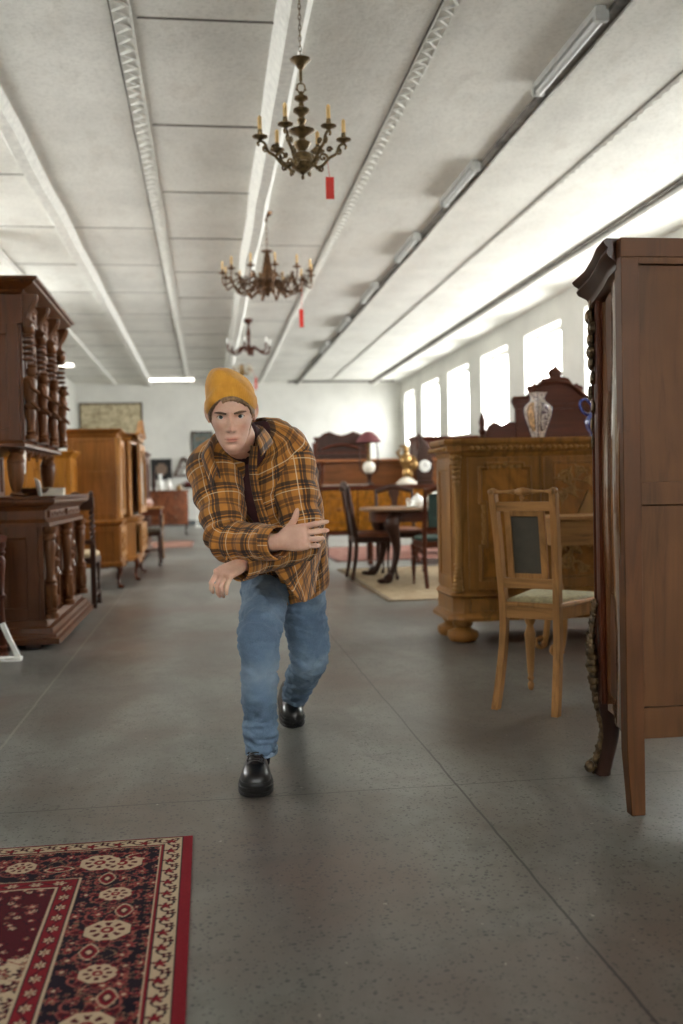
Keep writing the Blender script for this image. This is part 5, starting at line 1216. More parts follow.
# small finial piece beyond the long cabinet
# ================================================================== THE MAN
def P3(x, y, Y): return at(x, y, Y)
MAN = empty('person', (0.24, 3.62, 0), 0, 'man in a mustard beanie and plaid shirt striding forward bent low, arms crossed before him', 'person')
MO = Vector(MAN.location)
def skinmat():
    m, nt, b = newmat('skin'); v = tex(nt); n = noise_(nt, v, 25, 4, .6)
    base = ramp(nt, n, [(.3, (206, 160, 138)), (.7, (224, 184, 162))])
    at_ = N(nt, 'ShaderNodeVertexColor'); at_.layer_name = 'tint'
    L(nt, mixc(nt, 1.0, base, at_.outputs[0], 'MULTIPLY'), b.inputs['Base Color'])
    b.inputs['Roughness'].default_value = .5; b.inputs['Specular IOR Level'].default_value = .35
    b.inputs['Subsurface Weight'].default_value = .12; b.inputs['Subsurface Radius'].default_value = (.6, .25, .15); b.inputs['Subsurface Scale'].default_value = .012
    return m
M['skin'] = skinmat()
# ---- head shape in its own frame: chin z=0, crown z=.235, face towards -y
SEC = [(-.004, .012, -.070, -.045), (.004, .023, -.080, -.036), (.016, .032, -.086, -.022), (.032, .0425, -.087, -.004), (.05, .0505, -.086, .02), (.07, .057, -.085, .045), (.09, .0645, -.084, .068), (.115, .0695, -.083, .088), (.14, .0725, -.085, .098), (.165, .0735, -.084, .1), (.19, .071, -.076, .094), (.21, .062, -.06, .08), (.225, .045, -.038, .058), (.232, .03, -.018, .038), (.235, .006, .006, .014)]
sz = [s[0] for s in SEC]
def hsec(z):
    k = [float(np.interp(z, sz, [s[i] for s in SEC])) for i in (1, 2, 3)]; return k
def g2(x, s): return math.exp(-(x / s) ** 2)
def fdisp(x, z):
    ax = abs(x); d = 0
    if .064 < z < .145:
        t = (.138 - z) / .055
        if t <= 1: h = .003 + .0235 * max(t, 0) ** 1.25; s = .0052 + .0050 * max(t, 0)
        else: h = .0265 * max(0, 1 - ((.083 - z) / .0135) ** 2); s = .0102
        if t < 0: h *= max(0, 1 + t * 4)
        d += h * g2(x, s)
    d += .0065 * g2(ax - .012, .005) * g2(z - .080, .006)
    d -= .0115 * g2(ax - .030, .0165) * g2(z - .119, .0095)
    d += .0055 * g2(ax - .027, .022) * g2(z - .138, .0065)
    d += .005 * g2(ax - .047, .014) * g2(z - .098, .014)
    d -= .004 * g2(ax - .046, .012) * g2(z - .062, .018)
    d += .004 * g2(x, .024) * g2(z - .048, .014)
    d += .0048 * math.exp(-(x / .0205) ** 4) * g2(z - .0535, .0036)
    d += .006 * math.exp(-(x / .0185) ** 4) * g2(z - .0435, .0042)
    d -= .0055 * math.exp(-(x / .024) ** 4) * g2(z - .0485, .0016)
    d -= .0035 * g2(x, .018) * g2(z - .033, .005)
    d += .006 * g2(x, .019) * g2(z - .017, .012)
    d -= .0022 * g2(ax - (.026 + .25 * (.075 - z)), .004) * g2(z - .066, .013)
    return d
def hpoint(phi, z, off=0.0):
    w, yf, yb = hsec(z); yc = (yf * .42 + yb * .58) if z > .05 else (yf + yb) / 2
    s, c = math.sin(phi), math.cos(phi); p = .86
    x = (w + off) * math.copysign(abs(s) ** p, s)
    if c > 0: y = yc - (yc - yf + off) * abs(c) ** .9
    else: y = yc + (yb - yc + off) * abs(c) ** .9
    return Vector((x, y, z))
pitch, yaw, roll = math.radians(14), math.radians(-4), math.radians(-2)
HR = Matrix.Rotation(yaw, 4, 'Z') @ Matrix.Rotation(roll, 4, 'Y') @ Matrix.Rotation(pitch, 4, 'X')
chin = P3(233.0, 454.5, 3.06); HS = .955
HM = Matrix.Translation(chin) @ HR @ Matrix.Scale(HS, 4) @ Matrix.Translation((0, .085, 0))
body = MB(); body.T = HM
rings = []
for z in np.concatenate([[-.004, -.001], np.linspace(.003, .225, 112), [.229, .232, .234, .235]]):
    r = []
    for k in range(120):
        # denser sampling on the face
        u = k / 120 * 2 - 1; phi = PI * (u * .45 + .55 * u ** 3)
        p = hpoint(phi, z); c = math.cos(phi)
        if c > 0: p.y -= fdisp(p.x, z) * min(1, c * 1.6)
        r.append(p)
    rings.append(r)
body.loft(rings)
def fy(x, z):
    "front surface of the face"
    best = 0; 
    for k in range(200):
        p = hpoint(k / 200 * PI / 2, z)
        if p.x >= abs(x): return p.y - fdisp(x, z)
    return -.05
for s in (-1, 1):      # lids and ears
    ey = fy(.030, .119) + .0075
    for zz, amp in ((.1245, .0072), (.1135, -.0058)):
        pts = []
        for t in np.linspace(-1, 1, 11):
            x = s * .0305 + t * .0145; z = .119 + (amp * (1 - t * t)) ; pts.append((x, ey - .0105 + .0055 * t * t, z))
        body.tube(pts, .0021 if amp > 0 else .0017, 6)
    pts = [(s * .070, .008, .095), (s * .079, .018, .10), (s * .085, .028, .118), (s * .084, .03, .138), (s * .078, .018, .148), (s * .074, .006, .138)]
    body.tube([tuple(p) for p in spline(pts, 14)], .0045, 7); body.ball((s * .075, .016, .118), (.005, .014, .024), 10, 8); body.ball((s * .074, .008, .097), (.005, .007, .009), 8, 6)
body.T = Matrix.Identity(4)
nb = HM @ Vector((0, .03, .06)); NK = P3(246, 445, 3.36)
body.tube([tuple(p) for p in spline([nb, (nb + NK) / 2 + Vector((0, 0, -.01)), NK, P3(254, 462, 3.43)], 10)], [.058, .058, .057, .058, .06, .062, .066, .072, .08, .085], 24)
# ---- torso rings: pixel centre, distance, half width, half depth
TR = [(290, 588, 3.76, .142, .12), (285, 564, 3.72, .158, .13), (277, 532, 3.63, .170, .135), (269, 502, 3.55, .180, .135), (262, 478, 3.48, .188, .122), (256, 459, 3.42, .184, .10), (251, 447, 3.385, .145, .08), (246, 440, 3.36, .088, .066)]
LATP = Vector((1, .08, -.05)).normalized(); LATS = (P3(292, 446, 3.42) - P3(210, 462, 3.34)).normalized()
def tring(t, k=1.0, n=48, g=0.0, gc=0.0, add=0.0, fold=0.0):
    "ring of the torso at parameter t in 0..7; open in front by g radians around gc"
    A = [P3(*r[:3]) for r in TR]; i = min(int(t), 6); f = t - i
    cen = spl_c(t); tang = (spl_c(min(t + .2, 7)) - spl_c(max(t - .2, 0))).normalized()
    lat = LATP.lerp(LATS, min(1, t / 5)); lat = (lat - tang * lat.dot(tang)).normalized(); dep = lat.cross(tang)
    if dep.y > 0: dep = -dep
    hw = float(np.interp(t, range(8), [r[3] for r in TR])) * k + add; hd = float(np.interp(t, range(8), [r[4] for r in TR])) * k + add
    out = []
    for j in range(n):
        if g > 0: a = PI / 2 + gc + g + (2 * PI - 2 * g) * j / (n - 1)
        else: a = PI / 2 + 2 * PI * j / n
        ca, sa = math.cos(a), math.sin(a); e = 2 / 2.4
        r = 1.0 + fold * math.sin(a * 7 + t * 2.1) * .5 + fold * math.sin(a * 11 - t * 3.3) * .35
        out.append(cen + lat * (hw * r * math.copysign(abs(ca) ** e, ca)) + dep * (hd * r * math.copysign(abs(sa) ** e, sa)))
    return out
_cs = spline([tuple(P3(*r[:3])) for r in TR], 141)
def spl_c(t): return Vector(_cs[int(round(t * 20))])
body.loft([tring(t, .86) for t in np.linspace(0, 7, 22)])
# ---- arms
SR, ER, WR = P3(216, 468, 3.36), P3(227, 541, 3.22), P3(277, 543, 3.03)
SL, EL, WL = P3(288, 456, 3.44), P3(305, 543, 3.36), P3(244, 563, 3.14)
def limb(mb, pts, rad, n=24, seg=20):
    sp = spline([tuple(p) for p in pts], n); rr = np.interp(np.linspace(0, 1, n), np.linspace(0, 1, len(rad)), rad); mb.tube([tuple(p) for p in sp], list(rr), seg)
def armc(S, E_, W): return [S, S.lerp(E_, .5), E_.lerp(S, .1), E_.lerp(W, .1), E_.lerp(W, .55), W]
limb(body, [SR + Vector((.04, .02, .0))] + armc(SR, ER, WR), [.06, .058, .05, .043, .042, .04, .026])
limb(body, [SL - Vector((.04, -.02, .0))] + armc(SL, EL, WL), [.06, .058, .05, .043, .042, .04, .026])
# ---- hands
def hand(mb, W, fdir, back, thumb_dir, curls, spreads=(.10, .03, -.04, -.12), sc=1.0, thumb=None, reach=(0, 0, 0, 0)):
    Y = Vector(fdir).normalized(); Z = Vector(back); Z = (Z - Y * Z.dot(Y)).normalized(); X = Y.cross(Z)
    if X.dot(Vector(thumb_dir)) < 0: X = -X
    def G(x, y, z): return Vector(W) + (X * x + Y * y + Z * z) * sc
    R = []
    for y, hw, ht, xc, zc in ((-.03, .024, .019, 0, 0), (0, .026, .0185, 0, 0), (.02, .032, .0185, .001, 0), (.045, .039, .0175, .001, .001), (.07, .0415, .0155, 0, .003), (.088, .041, .013, 0, .002), (.097, .037, .0095, 0, 0)):
        R.append([G(xc + hw * math.copysign(abs(math.cos(a)) ** .8, math.cos(a)), y, zc + ht * math.copysign(abs(math.sin(a)) ** .8, math.sin(a))) for a in [2 * PI * k / 20 for k in range(20)]])
    mb.loft(R)
    nails = []
    for i, (bx, ln) in enumerate(((.0305, .074), (.0105, .082), (-.0095, .076), (-.0285, .06))):
        p = Vector((bx, .082, .001)); a = 0.0; sd = spreads[i]; pts = [p.copy()]; rad = [.0098]
        for q, (seg, c) in enumerate(zip((.50, .28, .22), curls[i])):
            a += c; d = Vector((math.sin(sd) * math.cos(a), math.cos(sd) * math.cos(a), -math.sin(a)))
            for h in (.5, 1): pts.append(p + d * (ln * seg + (.006 if q == 0 else 0)) * h)
            rad += [(.0088, .0089), (.0078, .0079), (.0071, .0056)][q]; p = pts[-1].copy()
        if i == 3: rad = [r * .88 for r in rad]
        mb.tube([G(*q) for q in pts], [r * sc for r in rad], 12); mb.ball(G(*pts[-1]), .0057 * sc * (1 if i < 3 else .88), 10, 8); mb.ball(G(bx, .09, .004), .0095 * sc, 10, 8)
        for q in (2, 4): mb.ball(G(*pts[q]), rad[q] * 1.05 * sc, 10, 8)
        d = (pts[-1] - pts[-2]).normalized(); zz = Vector((0, 0, 1)); zz = (zz - d * zz.dot(d)).normalized()
        nails.append((G(*(pts[-1] + zz * .0046 - d * .003)), (X * zz.x + Y * zz.y + Z * zz.z), (X * d.x + Y * d.y + Z * d.z)))
    tp = thumb or [(.020, .012, -.004), (.040, .036, -.006), (.058, .06, -.006), (.066, .085, -.003)]
    mb.tube([G(*q) for q in spline(tp, 10)], [x * sc for x in (.016, .0155, .0145, .0128, .0115, .0108, .0105, .0102, .0092, .0068)], 12); mb.ball(G(*tp[-1]), .0068 * sc, 10, 8); mb.ball(G(.022, .03, -.006), (.016 * sc,) * 3, 10, 8)
    return nails
nl = hand(body, P3(279, 541.5, 3.015), P3(303, 537, 2.985) - P3(279, 541.5, 3.02), (-.15, -1, .12), (0, 0, 1),
     [(.15, .3, .2), (.45, .55, .35), (.65, .65, .4), (.8, .65, .4)], (.05, .0, -.05, -.11), 1.0, thumb=[(.016, .012, -.004), (.034, .034, -.008), (.058, .058, -.008), (.084, .072, -.006)])
nl += hand(body, P3(242, 564, 3.135), P3(217, 578, 3.06) - P3(242, 564, 3.135), (-.35, -.62, .75), (.2, 1, .3),
     [(.75, .75, .4), (.9, .7, .4), (.8, .7, .45), (.6, .55, .4)], (.06, .0, -.08, -.2), .97, thumb=[(.018, .012, -.008), (.034, .036, -.02), (.036, .06, -.036), (.03, .078, -.055)])
# ---- legs
HF, KF, AF = P3(267, 580, 3.70), P3(259, 642, 3.40), P3(261, 755, 3.455)
HB, KB, AB = P3(301, 582, 3.80), P3(309, 659, 3.93), P3(294, 697, 4.32)
limb(body, [HF + Vector((.0, .05, .05)), HF, HF.lerp(KF, .5), KF, KF.lerp(AF, .35), AF, AF - Vector((.008, -.012, .03))], [.08, .078, .062, .045, .043, .026, .022])
limb(body, [HB + Vector((-.0, .0, .06)), HB, HB.lerp(KB, .5), KB, KB.lerp(AB, .35), AB, AB + Vector((0, -.02, -.04))], [.08, .076, .06, .045, .043, .028, .028])
def remesh(o, vox, smooth=2, fac=.5):
    r = o.modifiers.new('r', 'REMESH'); r.mode = 'VOXEL'; r.voxel_size = vox; r.use_smooth_shade = True
    if smooth: s = o.modifiers.new('s', 'SMOOTH'); s.iterations = smooth; s.factor = fac
    dg = bpy.context.evaluated_depsgraph_get(); dg.update(); me = bpy.data.meshes.new_from_object(o.evaluated_get(dg)); o.modifiers.clear(); old = o.data; me.name = old.name; o.data = me
    me.polygons.foreach_set('use_smooth', [True] * len(me.polygons)); return me
bo = body.build('body', M['skin'], MAN, fixn=True); bo.location = -MO
me = remesh(bo, .0027, 2, .4)
n = len(me.vertices); co = np.empty(n * 3, np.float32); me.vertices.foreach_get('co', co); co = co.reshape(-1, 3)
inv = np.array(HM.inverted()); lc = co @ inv[:3, :3].T + inv[:3, 3]
tint = np.ones((n, 4), np.float32)
def blob(cx, cz, sx, sz_, col, k=1.0, pw=2):
    global tint
    w = k * np.exp(-np.abs((lc[:, 0] - cx) / sx) ** pw - np.abs((lc[:, 2] - cz) / sz_) ** pw) * (lc[:, 1] < -.03) * (lc[:, 1] > -.14) * (np.abs(lc[:, 0]) < .1)
    tint[:, :3] = tint[:, :3] * (1 - w[:, None]) + tint[:, :3] * np.array(col)[None] * w[:, None]
blob(0, .0485, .020, .0085, (.80, .48, .46), .9, 4); blob(0, .0488, .022, .0017, (.45, .3, .3), .8, 4)
for s in (-1, 1):
    blob(s * .042, .085, .018, .014, (.96, .74, .70), .6); blob(s * .03, .125, .017, .010, (.78, .62, .58), .5); blob(s * .0085, .0735, .0035, .002, (.35, .25, .22), .9)  # cheek colour; shade under the brows and in the nostrils painted into the tint
blob(0, .082, .014, .012, (.98, .80, .76), .6); blob(0, .02, .045, .022, (.93, .88, .86), .6)
ca = me.color_attributes.new('tint', 'FLOAT_COLOR', 'POINT'); ca.data.foreach_set('color', tint.ravel())
print('body verts', n)
# ---- eyes
def eyemat(name, c, r=.1): return plain(name, c, r, var=.02, coat=.6)
for s in (-1, 1):
    c = Vector((s * .0305, fy(.030, .119) + .0062, .119)); b = MB(); b.T = Matrix.Translation(-MO) @ HM
    b.ball(c, .0128, 20, 14); o = b.build('eye', eyemat('eye_white', (206, 198, 190)), MAN)
    d = Vector((-.02 if s > 0 else .02, -1, -.10 + .28)).normalized(); q = Vector((0, 0, 1)).rotation_difference(d).to_matrix()
    b = MB(); b.T = Matrix.Translation(-MO) @ HM
    b.lathe([(.0068, .0104), (.0064, .0116), (.0035, .0129), (0, .0132)], c, 20, axis=d); b.build('iris', eyemat('blue_grey_iris', (84, 88, 88)), o)
    b = MB(); b.T = Matrix.Translation(-MO) @ HM; b.lathe([(.0033, .0128), (.0028, .0134), (0, .0136)], c, 16, axis=d); b.build('pupil', eyemat('pupil', (12, 10, 10)), o)
hairm = plain('dark_blond_hair', (120, 92, 64), .6, var=.3, vs=120)
browm = plain('brown_brow_hair', (96, 70, 50), .8, var=.2, vs=200)
for s in (-1, 1):
    b = MB(); b.T = Matrix.Translation(-MO) @ HM; pts = []
    for t in np.linspace(0, 1, 12):
        x = s * (.012 + .037 * t); z = .1315 + .0055 * math.sin(t * PI * .75) - .002 * t; pts.append((x, fy(x, z) - .0002 + .0022 * 0, z))
    b.tube(pts, [.0024 + .002 * math.sin(PI * min(1, t * .9 + .15)) for t in np.linspace(0, 1, 12)], 7, flat=1.0); b.build('eyebrow', browm, MAN)
    b = MB(); b.T = Matrix.Translation(-MO) @ HM; ey = fy(.030, .119) + .0075
    b.tube([(s * .0305 + t * .0145, ey - .0122 + .0055 * t * t,   .119 + .0066 * (1 - t * t)) for t in np.linspace(-1, 1, 11)], .0009, 5); b.build('eyelashes', browm, MAN)
# ---- hair band under the hat
def brim(phi):
    s2 = math.sin(phi) ** 2; c = math.cos(phi)
    return (.187 - .066 * s2 if c > 0 else .121 - .03 * c * c) + .004 * math.sin(phi)
b = MB(); b.T = Matrix.Translation(-MO) @ HM; R = [[], [], [], []]
nn = 180
for k in range(nn):
    phi = 2 * PI * k / nn - PI; zb = brim(phi); c = math.cos(phi); jag = .5 + .5 * noise.noise(Vector((k * .35, 0, 3)))
    front = max(0, c) ** 3; drop = (.010 + .012 * jag) * front * (1 if -.25 < phi < .7 else .25) + (.012 + .022 * jag) * (1 - front) * (1 if abs(phi) > .95 else .6) + (.035 if c < -.2 else 0)
    for r, (dz, off) in zip(R, ((.02, .003), (0, .005), (-drop * .6, .0055), (-drop, .0015))): r.append(hpoint(phi, zb + dz, off))
b.loft(R, caps=False); b.build('hair', hairm, MAN, solid=.002)
# ---- beanie
m, nt, bb = newmat('mustard_knit'); tc = N(nt, 'ShaderNodeTexCoord'); sx = N(nt, 'ShaderNodeSeparateXYZ'); L(nt, tc.outputs['UV'], sx.inputs[0])
rb = math_(nt, 'SINE', math_(nt, 'MULTIPLY', sx.outputs[0], 900)); n_ = noise_(nt, tex(nt), 40, 3)
L(nt, ramp(nt, n_, [(.3, (205, 142, 44)), (.7, (222, 160, 58))]), bb.inputs['Base Color']); bb.inputs['Roughness'].default_value = .9; bb.inputs['Sheen Weight'].default_value = .15; bump(nt, bb, rb, .25, .0015); M['knit'] = m
def hatring(f, off, top):
    r = []
    for k in range(96):
        phi = 2 * PI * k / 96 - PI; zb = brim(phi); z = zb + top * .0
        r.append((phi, zb, off))
    return r
b = MB(); b.T = Matrix.Translation(-MO) @ HM; R = []
ap = Vector((-.03, .0, .266))
for i in range(34):
    ring = []
    for k in range(96):
        phi = 2 * PI * k / 96 - PI; zb = brim(phi)
        if i < 9: # folded cuff
            t = i / 8; z = zb + (.046) * t; off = .0075 + .006 * math.sin(PI * min(1, t * 1.0)) ** .6; p = hpoint(phi, min(z, .19), off); p.z = z
            if z > .19:
                kx = (z - .19); p.x *= 1 - kx * 1.2; p.y *= 1 - kx * 1.2
        else:
            t = (i - 8) / 25; p0 = hpoint(phi, min(zb + .046, .19), .0065); p0.z = zb + .046; zz = p0.z - .19
            if zz > 0: p0.x *= 1 - zz * 1.2; p0.y *= 1 - zz * 1.2
            a = t * PI / 2; rr = math.cos(a) ** .85; up = math.sin(a)
            p = Vector((p0.x * rr + ap.x * (1 - rr) , p0.y * rr + ap.y * (1 - rr), p0.z + (ap.z - p0.z) * up))
            w = math.sin(PI * min(1, t * 1.1)); p += Vector((-.004, 0, .012)) * math.exp(-((p.x + .034) / .022) ** 2) * w + Vector((0, 0, -.010)) * math.exp(-((p.x - .045) / .03) ** 2) * w; p += Vector((noise.noise(Vector((p.x * 22, p.y * 22, p.z * 14 + 5))) * .009 * w, noise.noise(Vector((p.x * 22 + 9, p.y * 22, p.z * 14))) * .007 * w, noise.noise(Vector((p.x * 25, p.y * 25, 2))) * .008 * w))
        ring.append(p)
    R.append(ring)
b.loft([[Vector((p.x * .97, p.y * .97, p.z + .004)) for p in R[0]]] + R); o = b.build('beanie', M['knit'], MAN, ang=60)

# ---- plaid
def plaidmat(name, ang=0.0):
    m, nt, b = newmat(name); tc = N(nt, 'ShaderNodeTexCoord'); mp = N(nt, 'ShaderNodeMapping'); mp.inputs['Rotation'].default_value = (0, 0, ang); L(nt, tc.outputs['UV'], mp.inputs[0]); sx = N(nt, 'ShaderNodeSeparateXYZ'); L(nt, mp.outputs[0], sx.inputs[0])
    def stripes(o, ph, per=.105):
        f = math_(nt, 'FRACT', math_(nt, 'ADD', math_(nt, 'DIVIDE', o, per), ph))
        k = ramp(nt, f, [(0, (.03, .03, .03, 1)), (.10, (1, 1, 1, 1)), (.13, (.05, .05, .05, 1)), (.20, (1, 1, 1, 1)), (.5, (.38, .38, .38, 1)), (.62, (1, 1, 1, 1)), (.66, (.38, .38, .38, 1)), (.74, (1, 1, 1, 1)), (.97, (.1, .1, .1, 1))], 'CONSTANT')
        w = ramp(nt, f, [(0, (0, 0, 0, 1)), (.285, (1, 1, 1, 1)), (.31, (0, 0, 0, 1))], 'CONSTANT'); return k, w
    k1, w1 = stripes(sx.outputs[0], 0.0); k2, w2 = stripes(sx.outputs[1], .35)
    base = mixc(nt, .5, k1, k2); base = mixc(nt, .65, base, mixc(nt, 1.0, k1, k2, 'MULTIPLY'))
    n = noise_(nt, tc.outputs['Object'], 30, 3)
    mus = ramp(nt, n, [(.3, (168, 108, 40)), (.7, (190, 128, 52))])
    c = mixc(nt, base, (38, 28, 26), mus)
    c = mixc(nt, math_(nt, 'MULTIPLY', math_(nt, 'MAXIMUM', w1, w2), .62), c, (226, 208, 176))
    L(nt, c, b.inputs['Base Color']); b.inputs['Roughness'].default_value = .9; b.inputs['Sheen Weight'].default_value = .1
    bump(nt, b, noise_(nt, tc.outputs['Object'], 260, 2), .1, .001); return m
M['plaid'] = plaidmat('mustard_plaid'); M['plaid_bias'] = plaidmat('mustard_plaid_bias', .75)
def crumple(o, amp, sc, seed=0, mask=None, aniso=(1, 1, 1)):
    me = o.data; nv = len(me.vertices); vs_ = [v.co.copy() for v in me.vertices]; ns = [v.normal.copy() for v in me.vertices]
    for i, (v, nn_) in enumerate(zip(vs_, ns)):
        q = Vector((v.x * aniso[0], v.y * aniso[1], v.z * aniso[2])) * sc + Vector((seed * 7.3, seed, 0))
        f = noise.noise(q) * .65 + .35 * (1 - 2 * abs(noise.noise(q * 1.9 + Vector((3, 1, 2)))))
        a = amp * (mask(v) if mask else 1); me.vertices[i].co = v + nn_ * (f * a)
    me.update()
def sleeve(b, pts, rad, n=64, seg=40, elbow=.5, ph=0):
    sp = spline([tuple(p) for p in pts], n); rr = np.interp(np.linspace(0, 1, n), np.linspace(0, 1, len(rad)), rad); R = []; prev = None
    for i, p in enumerate(sp):
        p = Vector(p); t = (Vector(sp[min(i + 1, n - 1)]) - Vector(sp[max(i - 1, 0)])).normalized()
        a = prev if prev else Vector((1, 0, 0)); a = (a - t * a.dot(t)).normalized(); prev = a; c = t.cross(a); s = i / (n - 1); ring = []
        for k in range(seg):
            th = 2 * PI * k / seg; e = math.exp(-((s - elbow) / .16) ** 2)
            w = rr[i] * (1 + (.05 + .07 * e) * math.sin(s * 58 + 1.4 * math.sin(th + ph) + th) * (.4 + .6 * abs(math.sin(th * .5 + ph))) + .04 * math.sin(2 * th + s * 9))
            ring.append(p + a * (w * math.cos(th)) + c * (w * math.sin(th)))
        R.append(ring)
    return R
sh = MB(); sh.T = Matrix.Translation(-MO)
# main shell, open in front towards the neck
R = []; nt_ = 44
for i, t in enumerate(np.linspace(0.0, 7, nt_)):
    g = float(np.interp(t, [0, 2.2, 3.4, 4.5, 5.5, 6.4, 7], [.02, .02, .06, .24, .34, .52, .7])); gc = float(np.interp(t, [0, 3, 4.2, 5.5, 6.4, 7], [.1, .3, .46, .46, .3, .1]))
    R.append(tring(t, 1.0, 72, g, gc, .006, .028))
sh.loft(R, closed=False)
shs = [sleeve(sh, [SR + Vector((.045, .03, .025)), SR + Vector((-.005, 0, 0))] + armc(SR, ER, WR)[1:-1] + [ER.lerp(WR, .93)], [.088, .088, .078, .07, .068, .06, .056, .05], elbow=.52),
       sleeve(sh, [SL + Vector((-.045, .03, .02)), SL] + armc(SL, EL, WL)[1:-1] + [EL.lerp(WL, 1.02)], [.088, .088, .078, .07, .064, .058, .052, .048], elbow=.52, ph=1.5)]
shirt = sh.build('plaid_shirt', M['plaid'], MAN, ang=70, solid=.003, fixn=False); crumple(shirt, .008, 11, 1)
for R_, nm in zip(shs, ('sleeve', 'sleeve')):
    b = MB(); b.T = Matrix.Translation(-MO); b.loft(R_, caps=False); o = b.build(nm, M['plaid'], shirt, ang=70, solid=.003); crumple(o, .007, 14, 2)
    b = MB(); b.T = Matrix.Translation(-MO)     # cuff
    last = [Vector(p) for p in R_[-1]]; c0 = sum(last, Vector()) / len(last); prevc = sum([Vector(p) for p in R_[-6]], Vector()) / len(last); d = (c0 - prevc).normalized()
    rows = []
    for s_, k in ((-.028, 1.07), (-.02, 1.10), (.0, 1.08), (.022, 1.05), (.026, 1.0)): rows.append([c0 + (p - c0).normalized() * (.049 * k) + d * s_ for p in last])
    b.loft(rows, caps=False); b.build('cuff', M['plaid'], shirt, ang=60, solid=.004)
# collar
def collar():
    b = MB(); b.T = Matrix.Translation(-MO)
    inner = [P3(219, 470, 3.20), P3(213, 455, 3.235), P3(212, 441, 3.29), P3(222, 432, 3.40), P3(244, 429, 3.45), P3(258, 428, 3.38), P3(262, 431, 3.27), P3(256, 440, 3.17)]
    sp = [Vector(p) for p in spline([tuple(p) for p in inner], 36)]; cen = P3(240, 446, 3.31); rows = [[], [], [], [], []]
    for i, p in enumerate(sp):
        o = (p - cen); o.z *= .2; o.normalize(); e = min(i, 35 - i) / 35; k = 1 + .25 * math.exp(-e * 14)
        rows[0].append(p - o * .006 + Vector((0, 0, -.028))); rows[1].append(p + Vector((0, 0, -.004))); rows[2].append(p + o * .006 + Vector((0, 0, .004)))
        rows[3].append(p + o * .022 * k + Vector((0, -.006, -.02))); rows[4].append(p + o * .034 * k + Vector((0, -.012, -.046 * k)))
    b.loft(rows, closed=False); return b.build('collar', M['plaid'], shirt, ang=70, solid=.004)
collar()
# placket edges and hanging front tail
def sheet(name, rows, mat_, thick=.004, amp=.006, parent=None, rep=(26, 20)):
    b = MB(); b.T = Matrix.Translation(-MO); cols = []
    rw = [[Vector(p) for p in spline([tuple(p) for p in r], rep[1])] for r in rows]
    cc = [spline([tuple(rw[j][i]) for j in range(len(rw))], rep[0]) for i in range(rep[1])]
    b.loft([[Vector(cc[i][j]) for i in range(rep[1])] for j in range(rep[0])], closed=False); o = b.build(name, mat_, parent or shirt, ang=70, solid=thick, fixn=False); crumple(o, amp, 16, 4); return o
sheet('shirt_tail', [[P3(262, 548, 3.34), P3(285, 540, 3.30), P3(308, 535, 3.34), P3(327, 532, 3.45)],
                     [P3(265, 558, 3.33), P3(286, 562, 3.27), P3(306, 560, 3.32), P3(321, 556, 3.45)],
                     [P3(269, 564, 3.34), P3(282, 576, 3.27), P3(302, 582, 3.33), P3(317, 576, 3.44)],
                     [P3(271, 566, 3.35), P3(286, 583, 3.28), P3(303, 602, 3.33), P3(316, 592, 3.43)]], M['plaid_bias'])
sheet('shirt_placket', [[P3(251, 446, 3.16), P3(258, 447, 3.17)], [P3(249, 470, 3.20), P3(257, 470, 3.21)], [P3(254, 500, 3.27), P3(262, 499, 3.28)], [P3(264, 530, 3.33), P3(272, 528, 3.34)]], M['plaid'], amp=.003, rep=(24, 5))
# dark red t-shirt
b = MB(); b.T = Matrix.Translation(-MO); b.loft([tring(t, .93, 48, 0, 0, .002, .012) for t in np.linspace(1, 7, 24)])
nk = (P3(243, 436, 3.31)); nk2 = NK.lerp(nb, .62); b.tube([NK - Vector((0, -.03, .03)), NK, NK.lerp(nb, .3), nk2, nk2.lerp(NK, -.04)], [.085, .074, .067, .0645, .060], 32); b.build('t_shirt', plain('dark_maroon_jersey', (58, 22, 26), .85, var=.15), MAN, ang=60)
# ---- jeans
m, nt, bb = newmat('blue_denim'); v = tex(nt); n1 = noise_(nt, v, 5, 5, .6); n2 = noise_(nt, tex(nt, 'Object', (260, 260, 60)), 3, 3, .7)
c = ramp(nt, n1, [(.3, (62, 84, 110)), (.5, (90, 114, 138)), (.7, (136, 156, 174))]); c = mixc(nt, .18, c, ramp(nt, n2, [(.35, (50, 70, 100)), (.65, (160, 178, 196))])); L(nt, c, bb.inputs['Base Color']); bb.inputs['Roughness'].default_value = .85; bump(nt, bb, n2, .2, .001); M['denim'] = m
b = MB(); b.T = Matrix.Translation(-MO)
def leg(pts, rad, ph, knee):
    sp = spline([tuple(p) for p in pts], 70); rr = np.interp(np.linspace(0, 1, 70), np.linspace(0, 1, len(rad)), rad); R = []; prev = None
    for i, p in enumerate(sp):
        p = Vector(p); t = (Vector(sp[min(i + 1, 69)]) - Vector(sp[max(i - 1, 0)])).normalized(); a = prev if prev else Vector((1, 0, 0)); a = (a - t * a.dot(t)).normalized(); prev = a; cc = t.cross(a); s = i / 69; ring = []
        for k in range(40):
            th = 2 * PI * k / 40; e = math.exp(-((s - knee) / .07) ** 2) + .8 * math.exp(-((s - .93) / .07) ** 2) + .5 * math.exp(-((s - .2) / .1) ** 2)
            w = rr[i] * (1 + .075 * e * math.sin(s * 95 + 2.2 * math.sin(th + ph)) + .03 * math.sin(2 * th + s * 14 + ph) + .02 * math.sin(s * 40 + th))
            ring.append(p + a * (w * math.cos(th)) + cc * (w * math.sin(th)))
        R.append(ring)
    b.loft(R)
leg([HF + Vector((.015, .06, .07)), HF + Vector((.0, .02, 0)), HF.lerp(KF, .5), KF, KF.lerp(AF, .5), AF + Vector((.003, 0, .012))], [.085, .088, .079, .063, .058, .050], 0, .56)
